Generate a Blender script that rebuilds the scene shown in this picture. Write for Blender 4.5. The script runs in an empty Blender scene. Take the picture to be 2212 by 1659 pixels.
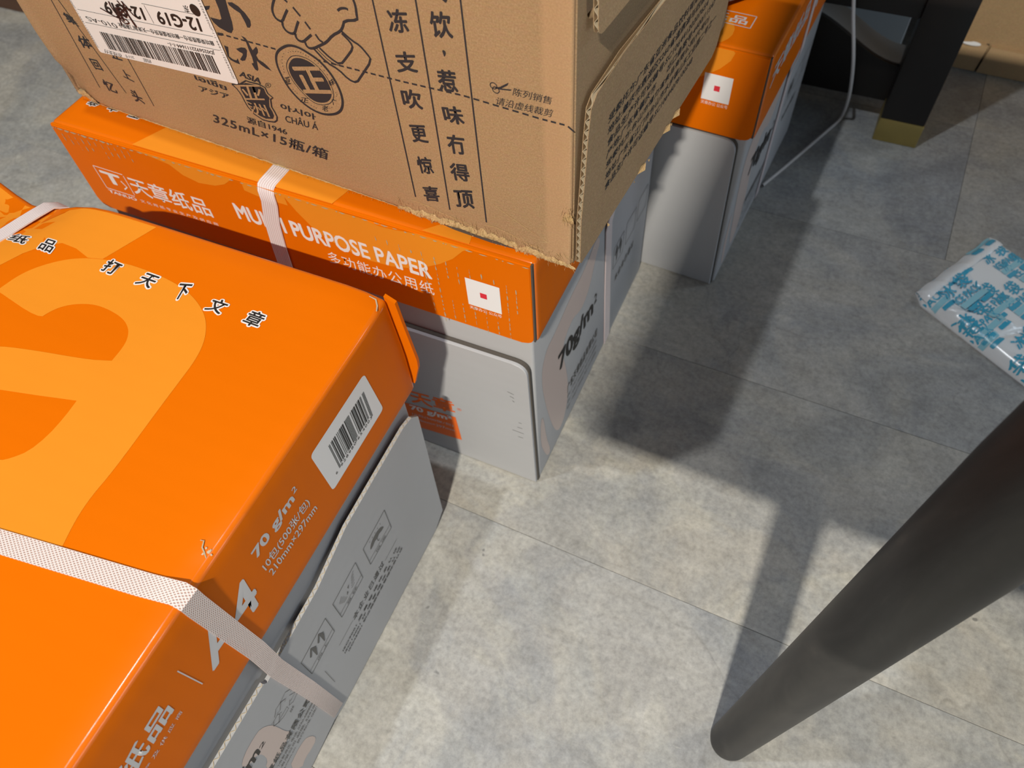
import bpy, bmesh, math, random
from mathutils import Vector, Matrix, noise
from mathutils.geometry import tessellate_polygon
random.seed(7)
SC = bpy.context.scene
COL = SC.collection

# ------------------------------------------------------------------ measured layout (metres, local to each face)
G = {"A_sh1":[[-0.0827,0.10851],[-0.08681,0.12376],[-0.08845,0.13826],[-0.08762,0.157],[-0.08983,0.19824],[-0.0908,0.22198],[-0.09155,0.2406],[-0.09479,0.25401],[-0.10088,0.26507],[-0.10893,0.27401],[-0.12102,0.2817],[-0.13487,0.28723],[-0.15048,0.29048],[-0.16843,0.2921],[-0.18555,0.29228],[-0.19846,0.29124],[-0.21061,0.28916],[-0.22473,0.28517],[-0.238,0.27816],[-0.25052,0.26654],[-0.25762,0.25514],[-0.26123,0.24049],[-0.26143,0.23817],[-0.21432,0.22922],[-0.21194,0.2367],[-0.20678,0.24406],[-0.19827,0.2497],[-0.18659,0.25367],[-0.17311,0.25352],[-0.1594,0.25092],[-0.15051,0.24572],[-0.14552,0.23917],[-0.14325,0.2317],[-0.14288,0.22005],[-0.15394,0.21635],[-0.16721,0.21324],[-0.1951,0.20803],[-0.22258,0.20176],[-0.24011,0.19371],[-0.24728,0.17597],[-0.23868,0.15547],[-0.21798,0.13365],[-0.18367,0.11255],[-0.15234,0.10184],[-0.1216,0.10053]],
"A_hole":[[-0.19576,0.17487],[-0.16928,0.18078],[-0.14289,0.18703],[-0.14162,0.17455],[-0.1419,0.15995],[-0.14518,0.14734],[-0.15164,0.13987],[-0.15692,0.13593],[-0.16955,0.13469],[-0.18537,0.14243],[-0.20151,0.15804],[-0.20344,0.16949]],
"A_sh2":[[-0.42977,0.33218],[-0.35667,0.33615],[-0.32581,0.33482],[-0.29738,0.33518],[-0.26091,0.33605],[-0.21518,0.33501],[-0.19634,0.3343],[-0.19417,0.33051],[-0.21046,0.28934],[-0.22172,0.2865],[-0.23632,0.29067],[-0.25051,0.29172],[-0.26107,0.28624],[-0.27138,0.27347],[-0.27843,0.25773],[-0.28729,0.22272],[-0.33527,0.20422]],
"A_tri":[[-0.28934,0.31049],[-0.29001,0.33127],[-0.28681,0.33908],[-0.26476,0.33625],[-0.27604,0.3272]],
"Ac0":[[-0.2962,0.28253],[-0.27907,0.28143],[-0.29674,0.29204]],
"Ac1":[[-0.26427,0.28107],[-0.25199,0.28033],[-0.2666,0.29215]],
"Ac2":[[-0.20466,0.28018],[-0.19219,0.27936],[-0.20468,0.29153]],
"Ac3":[[-0.17284,0.27898],[-0.16014,0.27888],[-0.1713,0.29013]],
"Ac4":[[-0.13919,0.27716],[-0.13048,0.27964],[-0.14192,0.29039]],
"Ac5":[[-0.11221,0.27758],[-0.09971,0.27772],[-0.11096,0.28893]],
"Ac6":[[-0.08163,0.27716],[-0.0693,0.27697],[-0.08079,0.28932]],
"A_bc":[[0.21922,0.30181],[0.22239,0.24746],[0.29241,0.24996],[0.28586,0.30215]],
"A_bars":[[0.2354,0.25567],[0.2794,0.25598],[0.23295,0.29675],[0.27701,0.29686]],
"A_flaptop":[[0.32986,0.18321],[0.32478,0.19224],[0.3162,0.19734],[0.28282,0.19624],[0.25205,0.19577],[0.21761,0.19867],[0.17204,0.18081],[0.13143,0.18144],[0.11091,0.17988],[0.04495,0.1816]],
"A_flapbot":[[0.32723,0.00182],[0.30686,-0.00698],[0.20819,0.01329],[0.13286,0.01393],[0.11657,0.01274],[0.07048,0.00655]],
"A_box1":[[0.16225,0.14223],[0.16144,0.11202],[0.12695,0.10934],[0.12714,0.14004]],
"A_11":[[0.13452,0.11658],[0.15742,0.11713],[0.13543,0.13825]],
"A_box2":[[0.20886,0.14517],[0.20763,0.11484],[0.17324,0.11246],[0.17358,0.14291]],
"A_box3":[[0.25638,0.1469],[0.25566,0.11377],[0.22021,0.11389],[0.22096,0.14462]],
"A_umb":[[0.24977,0.1325],[0.24595,0.13884],[0.2404,0.13889],[0.23306,0.13783],[0.22939,0.13561],[0.22677,0.131],[0.233,0.13102],[0.23744,0.13164],[0.24302,0.13156],[0.24829,0.13056]],
"A_umbh":[[0.23781,0.13255],[0.2378,0.12562],[0.23517,0.12264],[0.23258,0.12491]],
"A_vl":[[0.1349,0.0871],[0.13442,0.05367]],
"A_hl":[[0.15637,0.08483],[0.17581,0.08479],[0.2326,0.08733],[0.25513,0.08574]],
"A_title":[[0.18013,0.08137],[0.23193,0.08562],[0.18118,0.0916]],
"A_s1":[[0.1563,0.07242],[0.18461,0.06986],[0.15731,0.07956],[0.18514,0.06828],[0.25185,0.07698],[0.18504,0.07636]],
"A_s2":[[0.15616,0.06202],[0.1847,0.06164],[0.15701,0.06996],[0.18598,0.05776],[0.25279,0.06151],[0.18604,0.06756]],
"A_s3":[[0.15641,0.0522],[0.18533,0.0516],[0.15672,0.05915],[0.18717,0.05007],[0.25473,0.05188],[0.18658,0.05916]],
"A_recA":[[0.08794,0.13276],[0.09259,0.13828],[0.09771,0.13749],[0.10505,0.13918],[0.10877,0.13326],[0.11062,0.13519]],
"A_recB":[[0.09771,0.13749],[0.10209,0.13224],[0.10012,0.13085]],
"A_recC":[[0.09859,0.13763],[0.09383,0.13044],[0.09077,0.13213]],
"A_recD":[[0.10761,0.13035],[0.11062,0.13135],[0.11407,0.12687]],
"A_recE":[[0.1141,0.12293],[0.1098,0.11718],[0.10353,0.11572],[0.09996,0.11918],[0.10315,0.12358]],
"A_recF":[[0.10518,0.12888],[0.10937,0.12196],[0.10274,0.12128]],
"A_recG":[[0.08313,0.13122],[0.0855,0.13051],[0.08286,0.12579],[0.08681,0.12062],[0.09101,0.11789],[0.09807,0.11722],[0.09818,0.12201],[0.09012,0.12221],[0.08681,0.12062],[0.09176,0.1274],[0.09342,0.12601]],
"A_recH":[[0.0855,0.13051],[0.09011,0.13095],[0.09165,0.12793]],
"A_pap":[[0.09652,0.10812],[0.10125,0.10906],[0.0966,0.11216]],
"A_co":[[0.06073,0.07946],[0.11515,0.07972],[0.06147,0.08971]],
"A_coline":[[0.06075,0.0734],[0.10906,0.08028]],
"A_co2":[[0.06454,0.06628],[0.11482,0.06798],[0.06398,0.0731]],
"A_co3":[[0.06419,0.056],[0.11459,0.05995],[0.0638,0.06494]],
"A_co4":[[0.06608,0.04963],[0.11465,0.0504],[0.06605,0.05619]],
"A_m":[[0.054,0.11963],[0.06349,0.11937],[0.05552,0.13754]],
"A_2":[[0.06603,0.12513],[0.07173,0.12492],[0.06642,0.13049]],
"A_70":[[0.02083,0.1234],[0.06349,0.11937],[0.02262,0.142]],
"A_pk":[[0.08276,0.13196],[0.08371,0.11795],[0.08402,0.10205],[0.08587,0.08983],[0.07897,0.08655],[0.06845,0.08584],[0.06307,0.08814],[0.05918,0.08414],[0.05701,0.09905],[0.06255,0.10316],[0.06409,0.11838],[0.06173,0.12766],[0.05509,0.12925],[0.05091,0.14087],[0.05853,0.14755],[0.07061,0.14808],[0.07747,0.14569]],
"A_pk2":[[0.08893,0.04991],[0.09265,0.03508],[0.09079,0.02564],[0.08315,0.02572],[0.07515,0.0286],[0.06798,0.02382],[0.06385,0.05211],[0.07588,0.0546],[0.08338,0.05338]],
"A_smin":[[0.21555,0.32507],[0.21555,0.32507]],
"B_l1":[[-0.31591,0.33117],[-0.3185,0.32033],[-0.30845,0.31253],[-0.29382,0.30893],[-0.27636,0.31153],[-0.26497,0.31652],[-0.25338,0.32751],[-0.24373,0.33761]],
"B_l2":[[-0.24539,0.33176],[-0.2455,0.32538],[-0.24572,0.3165],[-0.23255,0.31415],[-0.20567,0.31401],[-0.20271,0.32703],[-0.20265,0.32247],[-0.19918,0.31049],[-0.18734,0.2956],[-0.17279,0.28678],[-0.15667,0.28152],[-0.14047,0.2784],[-0.1209,0.27981],[-0.10399,0.28445],[-0.08955,0.2912],[-0.0756,0.30022],[-0.06349,0.3103],[-0.05384,0.32202],[-0.04786,0.33292],[-0.08903,0.33817]],
"B_d":[[-0.15488,0.33715],[-0.15185,0.33102],[-0.13877,0.32637],[-0.12293,0.32178],[-0.11027,0.32257],[-0.09822,0.32914],[-0.0892,0.33723]],
"B_tl":[[-0.3187,0.02514],[-0.3214,0.01067],[-0.32054,0.00258],[-0.24561,0.00082],[-0.15832,0.00062]],
"B_td":[[-0.15832,0.00062],[-0.16563,0.01107],[-0.16744,0.02395],[-0.09615,0.00923]],
"B_chars":[[-0.42913,0.03212],[-0.4189,0.03116],[-0.43501,0.03746],[-0.40662,0.033],[-0.39741,0.03241],[-0.41179,0.03713],[-0.38165,0.0323],[-0.37265,0.03171],[-0.38792,0.03789]],
"B_wear":[[-0.4395,0.318],[-0.43059,0.31563],[-0.42817,0.32027],[-0.41973,0.31861],[-0.41038,0.31959],[-0.40161,0.31726],[-0.39432,0.31531],[-0.38309,0.31689],[-0.37322,0.31652],[-0.36283,0.31711],[-0.35298,0.31837]],
"B_wtxt":[[-0.14126,0.07531],[-0.08938,0.08523],[-0.13318,0.10486],[-0.14606,0.07247],[-0.09078,0.07837],[-0.089,0.0343],[-0.15588,0.0212],[-0.14715,0.05251],[-0.09796,0.06692],[-0.14198,0.07145],[-0.08382,0.10927]],
"B_mk":[[-0.02109,0.11109],[-0.01791,0.11143],[-0.02284,0.10212],[-0.01769,0.10258],[-0.02847,0.09393],[-0.01651,0.0936],[-0.02312,0.08458],[-0.01787,0.0851]],
"B_rt":[[0.06662,0.11032],[0.16656,0.08495],[0.0554,0.15012]],
"C_lobe":[[-0.05403,0.30331],[-0.03568,0.30239],[-0.03388,0.30054],[-0.03665,0.2921],[-0.04519,0.28202],[-0.0545,0.27476],[-0.06138,0.27001]],
"C_tl":[[-0.05378,0.02452],[-0.0325,0.02031],[-0.03445,0.03837],[-0.04143,0.06853],[-0.04505,0.06957],[-0.05516,0.04811]],
"C_scr":[[0.04778,0.24039],[0.05274,0.24857],[0.04407,0.25106],[0.04591,0.25731],[0.0565,0.25811],[0.0535,0.26575],[0.05013,0.25763]],
"C_scr2":[[0.0684,0.25746],[0.07538,0.26566],[0.07441,0.27762],[0.0941,0.27629],[0.11212,0.27473],[0.11863,0.25959],[0.09792,0.26121],[0.09156,0.25761],[0.07588,0.25956]],
"C_scr3":[[0.14282,0.25486],[0.15896,0.25928],[0.1567,0.27205],[0.17373,0.26527],[0.17877,0.25604],[0.17292,0.25027],[0.1577,0.25259]],
"D_ln":[[-0.42662,0.42271],[-0.42769,0.34859],[-0.40667,0.38844],[-0.39569,0.35226],[-0.37055,0.38853],[-0.36802,0.34809],[-0.12294,0.48713],[-0.12131,0.34474],[-0.09356,0.49336],[-0.09334,0.3433],[-0.06492,0.49943],[-0.06417,0.3431]],
"Dc0":[[-0.42036,0.40713],[-0.40978,0.40549],[-0.42221,0.4151]],
"Dc1":[[-0.42081,0.38615],[-0.4076,0.38782],[-0.42048,0.39625]],
"Dc2":[[-0.4191,0.36775],[-0.4099,0.3685],[-0.42045,0.37674]],
"Dc3":[[-0.41916,0.34877],[-0.40702,0.34824],[-0.41955,0.35889]],
"Dc4":[[-0.38738,0.36912],[-0.3777,0.36722],[-0.38822,0.37696]],
"Dc5":[[-0.38892,0.34685],[-0.37828,0.34687],[-0.38966,0.35774]],
"Dc6":[[-0.38873,0.38511],[-0.37833,0.3854],[-0.38893,0.39354]],
"Dc7":[[-0.11504,0.47013],[-0.10167,0.47297],[-0.1145,0.48364]],
"Dc8":[[-0.11502,0.44486],[-0.10035,0.4484],[-0.11486,0.45783]],
"Dc9":[[-0.11545,0.41997],[-0.10136,0.42273],[-0.11584,0.43301]],
"Dc10":[[-0.1138,0.39451],[-0.10159,0.39768],[-0.11453,0.40719]],
"Dc11":[[-0.11343,0.36906],[-0.10156,0.37201],[-0.11428,0.3824]],
"Dc12":[[-0.1133,0.3443],[-0.1005,0.34827],[-0.11369,0.35721]],
"Dc13":[[-0.08598,0.47391],[-0.0725,0.47655],[-0.08622,0.48852]],
"Dc14":[[-0.08637,0.44017],[-0.07372,0.44243],[-0.08677,0.45374]],
"Dc15":[[-0.08585,0.41762],[-0.07202,0.42047],[-0.08703,0.4295]],
"Dc16":[[-0.08646,0.39459],[-0.07382,0.3973],[-0.08681,0.40875]],
"Dc17":[[-0.0871,0.37238],[-0.07325,0.37574],[-0.08804,0.3859]],
"Dc18":[[-0.08707,0.34828],[-0.07264,0.35255],[-0.0876,0.36342]],
"D_comma":[[-0.08095,0.46752],[-0.0789,0.46765],[-0.07859,0.46553],[-0.08006,0.46325],[-0.0805,0.46506]],
"D_shi":[[-0.26108,0.45283],[-0.22745,0.44989],[-0.26836,0.47744]],
"D_shiA":[[-0.24964,0.46155],[-0.24005,0.46358],[-0.24105,0.45619],[-0.24184,0.4473],[-0.24317,0.44219],[-0.24614,0.43886],[-0.24919,0.4387],[-0.25598,0.44063],[-0.2591,0.44305],[-0.26086,0.44644],[-0.25223,0.44666],[-0.25045,0.44774],[-0.24937,0.45438]],
"D_shiB":[[-0.2392,0.46104],[-0.23513,0.46191],[-0.23098,0.46034],[-0.22695,0.45665],[-0.22469,0.45252],[-0.22556,0.44897],[-0.22755,0.44683],[-0.22955,0.44657],[-0.22985,0.45002],[-0.23145,0.45565],[-0.23557,0.45738],[-0.23878,0.45931]],
"D_shiC":[[-0.26194,0.45365],[-0.25654,0.45515],[-0.25879,0.45233],[-0.26203,0.45094]],
"D_shui1":[[-0.238,0.43909],[-0.23504,0.43818],[-0.23372,0.43638],[-0.23338,0.43328],[-0.23226,0.42998],[-0.22769,0.43381],[-0.22723,0.43193],[-0.22795,0.4296],[-0.23066,0.42676],[-0.22994,0.42402],[-0.2264,0.42272],[-0.22378,0.42081],[-0.22117,0.41777],[-0.22556,0.41849],[-0.22915,0.42017],[-0.2319,0.42279],[-0.2334,0.41571],[-0.23461,0.41426],[-0.23651,0.4149],[-0.23764,0.41836],[-0.23777,0.41908],[-0.23566,0.41999],[-0.23516,0.42417],[-0.23558,0.42916],[-0.23565,0.43486]],
"D_shui2":[[-0.24755,0.42731],[-0.24217,0.42971],[-0.23852,0.43024],[-0.23768,0.42865],[-0.2401,0.42367],[-0.24301,0.41998],[-0.24614,0.41881],[-0.24755,0.41958],[-0.24314,0.42401],[-0.24289,0.42518],[-0.24525,0.42569]],
"D_qi":[[-0.25799,0.42732],[-0.25462,0.42704],[-0.25586,0.42344],[-0.25731,0.41936],[-0.25448,0.41783],[-0.25139,0.41786],[-0.24963,0.4198],[-0.24943,0.41534],[-0.25365,0.41578],[-0.25718,0.41677],[-0.25881,0.41899],[-0.25824,0.42211]],
"D_qi2":[[-0.25983,0.43622],[-0.25437,0.43679],[-0.2558,0.43468],[-0.26001,0.43405]],
"D_dash":[[-0.25892,0.4356],[-0.20908,0.43617],[-0.11296,0.43887],[-0.07076,0.4411],[-0.01951,0.44016],[-0.00365,0.44064],[0.00238,0.43693]],
"D_asia":[[-0.2544,0.40521],[-0.23634,0.4038],[-0.25193,0.40974]],
"D_reg":[[-0.23364,0.40179],[-0.22791,0.40297],[-0.23136,0.40631]],
"D_sh_o":[[-0.26543,0.39592],[-0.25709,0.39817],[-0.24956,0.40298],[-0.2461,0.40273],[-0.23783,0.40339],[-0.23315,0.40192],[-0.23265,0.39771],[-0.22899,0.39513],[-0.23182,0.39312],[-0.23355,0.3865],[-0.23235,0.38271],[-0.23164,0.37872],[-0.23315,0.3753],[-0.23617,0.37293],[-0.24165,0.37188],[-0.24738,0.37146],[-0.25449,0.37451],[-0.25797,0.37945],[-0.25906,0.38333],[-0.25973,0.38812],[-0.26059,0.39035],[-0.26207,0.3932]],
"D_sh_i":[[-0.25709,0.39817],[-0.25042,0.40101],[-0.23838,0.40207],[-0.2345,0.40076],[-0.23432,0.39684],[-0.23228,0.3942],[-0.23387,0.39133],[-0.23559,0.38592],[-0.23439,0.38211],[-0.23435,0.37876],[-0.23651,0.37557],[-0.24374,0.37358],[-0.24894,0.37443],[-0.25432,0.37712],[-0.25672,0.38233],[-0.25699,0.38807],[-0.2583,0.39342]],
"D_yz":[[-0.25802,0.38571],[-0.23754,0.3911],[-0.2573,0.39772]],
"D_zz":[[-0.25675,0.3747],[-0.23834,0.37673],[-0.25759,0.38459]],
"D_thai":[[-0.30241,0.38963],[-0.27333,0.38846],[-0.30223,0.39458]],
"D_jp":[[-0.30309,0.37982],[-0.27431,0.38068],[-0.30259,0.38459]],
"D_kr":[[-0.22489,0.38696],[-0.19478,0.38682],[-0.22378,0.39217]],
"D_vn":[[-0.2248,0.37653],[-0.19559,0.37826],[-0.22297,0.3838]],
"D_1946":[[-0.2654,0.36341],[-0.22818,0.36381],[-0.26397,0.36954]],
"D_325":[[-0.30367,0.35183],[-0.19587,0.35231],[-0.29965,0.36209]],
"D_em_o":[[-0.20117,0.44075],[-0.19568,0.44263],[-0.18936,0.44259],[-0.18232,0.44021],[-0.17553,0.43707],[-0.16966,0.43086],[-0.16628,0.42387],[-0.16476,0.41695],[-0.16515,0.41009],[-0.16773,0.40398],[-0.17186,0.39965],[-0.17774,0.39657],[-0.18598,0.3943],[-0.19497,0.39526],[-0.20359,0.39993],[-0.21026,0.40742],[-0.21305,0.41579],[-0.21424,0.42363],[-0.21264,0.43055],[-0.20873,0.43577]],
"D_em_i":[[-0.1991,0.43217],[-0.19468,0.43434],[-0.18881,0.43511],[-0.1829,0.4338],[-0.17776,0.43017],[-0.17394,0.42472],[-0.1723,0.4171],[-0.17361,0.41148],[-0.17802,0.40642],[-0.18472,0.40351],[-0.19142,0.40338],[-0.1968,0.40729],[-0.20217,0.41344],[-0.2047,0.42023],[-0.20414,0.42622]],
"D_zheng":[[-0.19636,0.40856],[-0.17261,0.41477],[-0.20096,0.42596]],
"D_dots":[[-0.2044,0.43473],[-0.20031,0.43658],[-0.19792,0.43759],[-0.19561,0.43844],[-0.19342,0.43898],[-0.19135,0.43921],[-0.18939,0.43914],[-0.18754,0.43877],[-0.18574,0.43825],[-0.18357,0.43768],[-0.20645,0.43209],[-0.20781,0.42961],[-0.20868,0.42687],[-0.20914,0.42458],[-0.20932,0.42233],[-0.20978,0.42],[-0.20664,0.40803],[-0.20538,0.40684],[-0.20411,0.40564],[-0.19458,0.39895],[-0.19241,0.39839],[-0.19064,0.39811],[-0.17838,0.40128],[-0.1763,0.40266],[-0.16911,0.41575],[-0.16952,0.41301],[-0.16872,0.41436],[-0.1721,0.42809],[-0.1737,0.43052],[-0.17517,0.43332],[-0.177,0.43495],[-0.17937,0.4361]],
"De0":[[-0.21183,0.41006],[-0.20682,0.41218],[-0.21103,0.41558]],
"De1":[[-0.172,0.4194],[-0.16738,0.42285],[-0.1727,0.4236]],
"De2":[[-0.2039,0.39905],[-0.19666,0.40033],[-0.20157,0.40324]],
"De3":[[-0.18593,0.39711],[-0.18054,0.39829],[-0.1844,0.40188]],
"De4":[[-0.17431,0.40517],[-0.1701,0.40561],[-0.17488,0.40999]],
"D_h1":[[-0.1969,0.47329],[-0.2014,0.46673],[-0.20277,0.46326],[-0.2023,0.45951],[-0.20013,0.45805],[-0.19712,0.45776],[-0.19328,0.4628],[-0.18978,0.46705]],
"D_h2":[[-0.19712,0.45776],[-0.19791,0.45464],[-0.19627,0.45172],[-0.19265,0.4509],[-0.18954,0.45196],[-0.18673,0.45655],[-0.18356,0.46114]],
"D_h3":[[-0.18911,0.45206],[-0.18973,0.44926],[-0.18808,0.4473],[-0.18451,0.44749],[-0.18026,0.45084],[-0.17608,0.45413]],
"D_h4":[[-0.18324,0.44779],[-0.18298,0.44516],[-0.18106,0.44394],[-0.17725,0.44487],[-0.17111,0.44838],[-0.16549,0.45172],[-0.15913,0.45779],[-0.15199,0.46202],[-0.14907,0.46583],[-0.14725,0.46965],[-0.13695,0.47228],[-0.13683,0.47533],[-0.13604,0.48085],[-0.13688,0.48533]],
"D_hh0":[[-0.19058,0.47401],[-0.1879,0.47212]],
"D_hh1":[[-0.18464,0.46973],[-0.1807,0.46496]],
"D_hh2":[[-0.17833,0.46201],[-0.1756,0.45782]],
"D_hh3":[[-0.17267,0.45526],[-0.17077,0.45177],[-0.16835,0.45103]],
"D_hh4":[[-0.15031,0.47506],[-0.14756,0.47716],[-0.1438,0.47798],[-0.1422,0.47743]],
"D_hh5":[[-0.17767,0.44476],[-0.17007,0.43707],[-0.16161,0.43437],[-0.15546,0.42894],[-0.14955,0.42803],[-0.14395,0.43481],[-0.13324,0.44778],[-0.13588,0.45173],[-0.13986,0.45595],[-0.14515,0.4579],[-0.15121,0.4622]],
"D_hh6":[[-0.17252,0.44636],[-0.1658,0.4409],[-0.15896,0.43818],[-0.15247,0.44493],[-0.1455,0.45263],[-0.14631,0.45633],[-0.1516,0.46084]],
"D_hh7":[[-0.17515,0.44538],[-0.16732,0.43846],[-0.16072,0.43738]],
"D_sc":[[-0.04885,0.45229],[-0.04524,0.45378],[-0.03951,0.45799],[-0.04012,0.45616],[-0.0443,0.45304],[-0.03779,0.45413],[-0.03834,0.45319],[-0.04537,0.45205]],
"D_sco":[[-0.04926,0.45338],[-0.04795,0.45104]],
"D_t1":[[-0.03731,0.45068],[-0.01355,0.45141],[-0.03602,0.4558]],
"D_t2":[[-0.04903,0.44153],[-0.01308,0.44325],[-0.04759,0.44679]],
"D_fold":[[-0.06372,0.37016],[-0.01644,0.36299]],
"J_corner":[[-0.39934,0.38783],[-0.25748,0.39821],[-0.4037,0.42757]],
"J_bar":[[-0.38543,0.39403],[-0.27179,0.40266],[-0.38639,0.40795]],
"J_l1":[[-0.39733,0.41267],[-0.26287,0.42295]],
"J_l2":[[-0.39852,0.42238],[-0.26397,0.43282]],
"J_l3":[[-0.32242,0.44306],[-0.27396,0.44617]],
"J_v":[[-0.32059,0.44228],[-0.31895,0.42947]],
"J_num":[[-0.27187,0.43603],[-0.3114,0.43838],[-0.27255,0.43468]],
"J_12a":[[-0.27209,0.44347],[-0.31197,0.44003],[-0.27272,0.43435]],
"J_12b":[[-0.32515,0.43923],[-0.36451,0.43558],[-0.32586,0.43035]],
"J_010":[[-0.36299,0.41948],[-0.39423,0.41822],[-0.36107,0.41608]],
"J_addr":[[-0.26621,0.42898],[-0.35959,0.42088],[-0.26572,0.42544]],
"J_jd":[[-0.2691,0.42154],[-0.31409,0.41754],[-0.26913,0.4181]],
"J_b1":[[-0.37365,0.3928],[-0.39226,0.39236],[-0.37502,0.38935]],
"J_b2":[[-0.36069,0.39431],[-0.37057,0.39357],[-0.3607,0.39156]],
"J_b3":[[-0.34277,0.39608],[-0.35068,0.39545],[-0.34295,0.39297]],
"J_dong":[[-0.27678,0.45113],[-0.28135,0.45071],[-0.27721,0.44619]],
"J_logo":[[-0.27345,0.45128],[-0.27215,0.44616],[-0.2688,0.44776],[-0.26941,0.45215]],
"J_scr":[[-0.37011,0.4298],[-0.36196,0.42724],[-0.35645,0.42567],[-0.35097,0.42658],[-0.34646,0.42603],[-0.34548,0.42376],[-0.35046,0.42232],[-0.35238,0.42439],[-0.35431,0.42769],[-0.35622,0.43097],[-0.35717,0.43442],[-0.3567,0.43754]],
"J_scr2":[[-0.34692,0.44021],[-0.34404,0.43484],[-0.34205,0.42918],[-0.34049,0.42271],[-0.33906,0.42241],[-0.34157,0.42867],[-0.34264,0.43454],[-0.34186,0.44069]],
"J_scr3":[[-0.35107,0.43634],[-0.34959,0.42997],[-0.34483,0.42733],[-0.3454,0.43272],[-0.34825,0.43574],[-0.35337,0.43036],[-0.35524,0.41997]],
"J_scr4":[[-0.34277,0.4405],[-0.33946,0.43703],[-0.33749,0.43263],[-0.33465,0.43083]],
"D_flap":[[-0.0032,0.33049],[0.00416,0.39782],[0.00746,0.42925],[0.00994,0.44762],[0.01834,0.45096],[0.12301,0.45038]],
"D_r0":[[0.03676,0.42135],[0.1935,0.42089],[0.03903,0.42498]],
"D_r1":[[0.0421,0.41167],[0.21605,0.40397],[0.04125,0.41825]],
"D_r2":[[0.03717,0.40634],[0.21512,0.38833],[0.0378,0.41268]],
"D_r3":[[0.03756,0.39705],[0.25502,0.35578],[0.03771,0.40179]],
"D_r4":[[0.03632,0.38929],[0.21626,0.36698],[0.03853,0.39483]],
"D_r5":[[0.03822,0.37892],[0.24817,0.35649],[0.03808,0.38648]],
"D_r6":[[0.03856,0.36945],[0.19828,0.34073],[0.03841,0.37725]],
"p_out":[[0.47799,0.56508],[0.60457,0.64402],[0.60968,0.62706],[0.62717,0.59107],[0.65218,0.52454],[0.64549,0.45459],[0.54478,0.41119],[0.50311,0.4806],[0.47212,0.54538]],
"p_dec":[[0.57707,0.61227],[0.60999,0.63133],[0.5815,0.60644],[0.51973,0.56863],[0.57573,0.58756],[0.53668,0.56249],[0.49103,0.51101],[0.52399,0.53692],[0.48689,0.54929],[0.55698,0.5001],[0.59808,0.52757],[0.54731,0.5245],[0.57999,0.5491],[0.5214,0.45397],[0.54123,0.47068],[0.51271,0.49014],[0.55702,0.44972],[0.57473,0.47014],[0.61148,0.55683],[0.60321,0.57788]],
"leg0":[0.14828,0.08979,0.0],"geo":{"W":0.33336391640372115,"HA":0.3293495307630804,"lA":0.1082494650074881,"HB":0.32650226714119285,"lB":0.08953095946660852,"HC":0.30301296890169044,"lC":0.08989433621857139,"HD":0.3230985949196725,"LD":0.474081722792341,"A":[-0.23347,0.04985,-0.49459],"B":[0.02166,0.35954,-0.5064],"C":[0.25776,0.6006,-0.55803],"D":[0.04757,0.35557,-0.56347],"cam":[1658.18344,0.97145,-0.0966,0.71481]}}
GEO = G['geo']

# ------------------------------------------------------------------ camera
F_, PIT, ROLL, CH_ = GEO['cam']
fw = Vector((0, math.cos(PIT), -math.sin(PIT)))
rt = Vector((1, 0, 0)); up = rt.cross(fw)
r2 = rt * math.cos(ROLL) + up * math.sin(ROLL)
u2 = up * math.cos(ROLL) - rt * math.sin(ROLL)
cam_d = bpy.data.cameras.new('camera'); cam = bpy.data.objects.new('camera', cam_d); COL.objects.link(cam)
cam.matrix_world = Matrix(((r2.x, u2.x, -fw.x, 0), (r2.y, u2.y, -fw.y, 0), (r2.z, u2.z, -fw.z, CH_), (0, 0, 0, 1)))
cam_d.sensor_fit = 'HORIZONTAL'; cam_d.sensor_width = 36.0; cam_d.lens = 36.0 * F_ / 2212
cam_d.clip_start = 0.02
cam_d.dof.use_dof = True; cam_d.dof.focus_distance = 0.50; cam_d.dof.aperture_fstop = 11.0
SC.camera = cam

# ------------------------------------------------------------------ light
SC.view_settings.view_transform = 'Standard'; SC.view_settings.look = 'None'
SC.view_settings.gamma = 1.0; SC.view_settings.use_curve_mapping = False
SC.view_settings.exposure = 0.1
world = bpy.data.worlds.new('room_ambient'); SC.world = world; world.use_nodes = True
bg = world.node_tree.nodes['Background']; bg.inputs[0].default_value = (0.72, 0.86, 1.0, 1); bg.inputs[1].default_value = 0.06

def lamp(name, loc, size, sizey, power, color, yaw=0.0, target=None):
    d = bpy.data.lights.new(name, 'AREA'); d.shape = 'RECTANGLE'; d.size = size; d.size_y = sizey
    d.energy = power; d.color = color
    o = bpy.data.objects.new(name, d); COL.objects.link(o); o.location = loc; o.rotation_euler = (0, 0, yaw)
    if target:
        o.rotation_euler = (Vector(target) - Vector(loc)).to_track_quat('-Z', 'Y').to_euler()
    return o
# ceiling downlight behind the photographer (warm) and one almost overhead, to the left (neutral)
lamp('ceiling_lamp_rear', (-0.65, -1.70, 2.50), 0.13, 0.04, 136, (1.0, 0.92, 0.78), math.radians(-30))
lamp('ceiling_lamp_overhead', (-0.484, 0.257, 2.50), 0.045, 0.045, 14.5, (0.92, 0.96, 1.0))
lamp('cool_fill_right', (2.9, 0.9, 2.30), 0.6, 0.6, 13, (0.72, 0.87, 1.0))  # soft cool fill added from the right to brighten the floor and pouch
lamp('low_side_fill', (2.5, -1.5, 0.62), 1.2, 0.7, 12, (0.76, 0.88, 1.0), 0, (0.1, 0.4, 0.1))  # unseen area light added low down to lift the faces turned right

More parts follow.
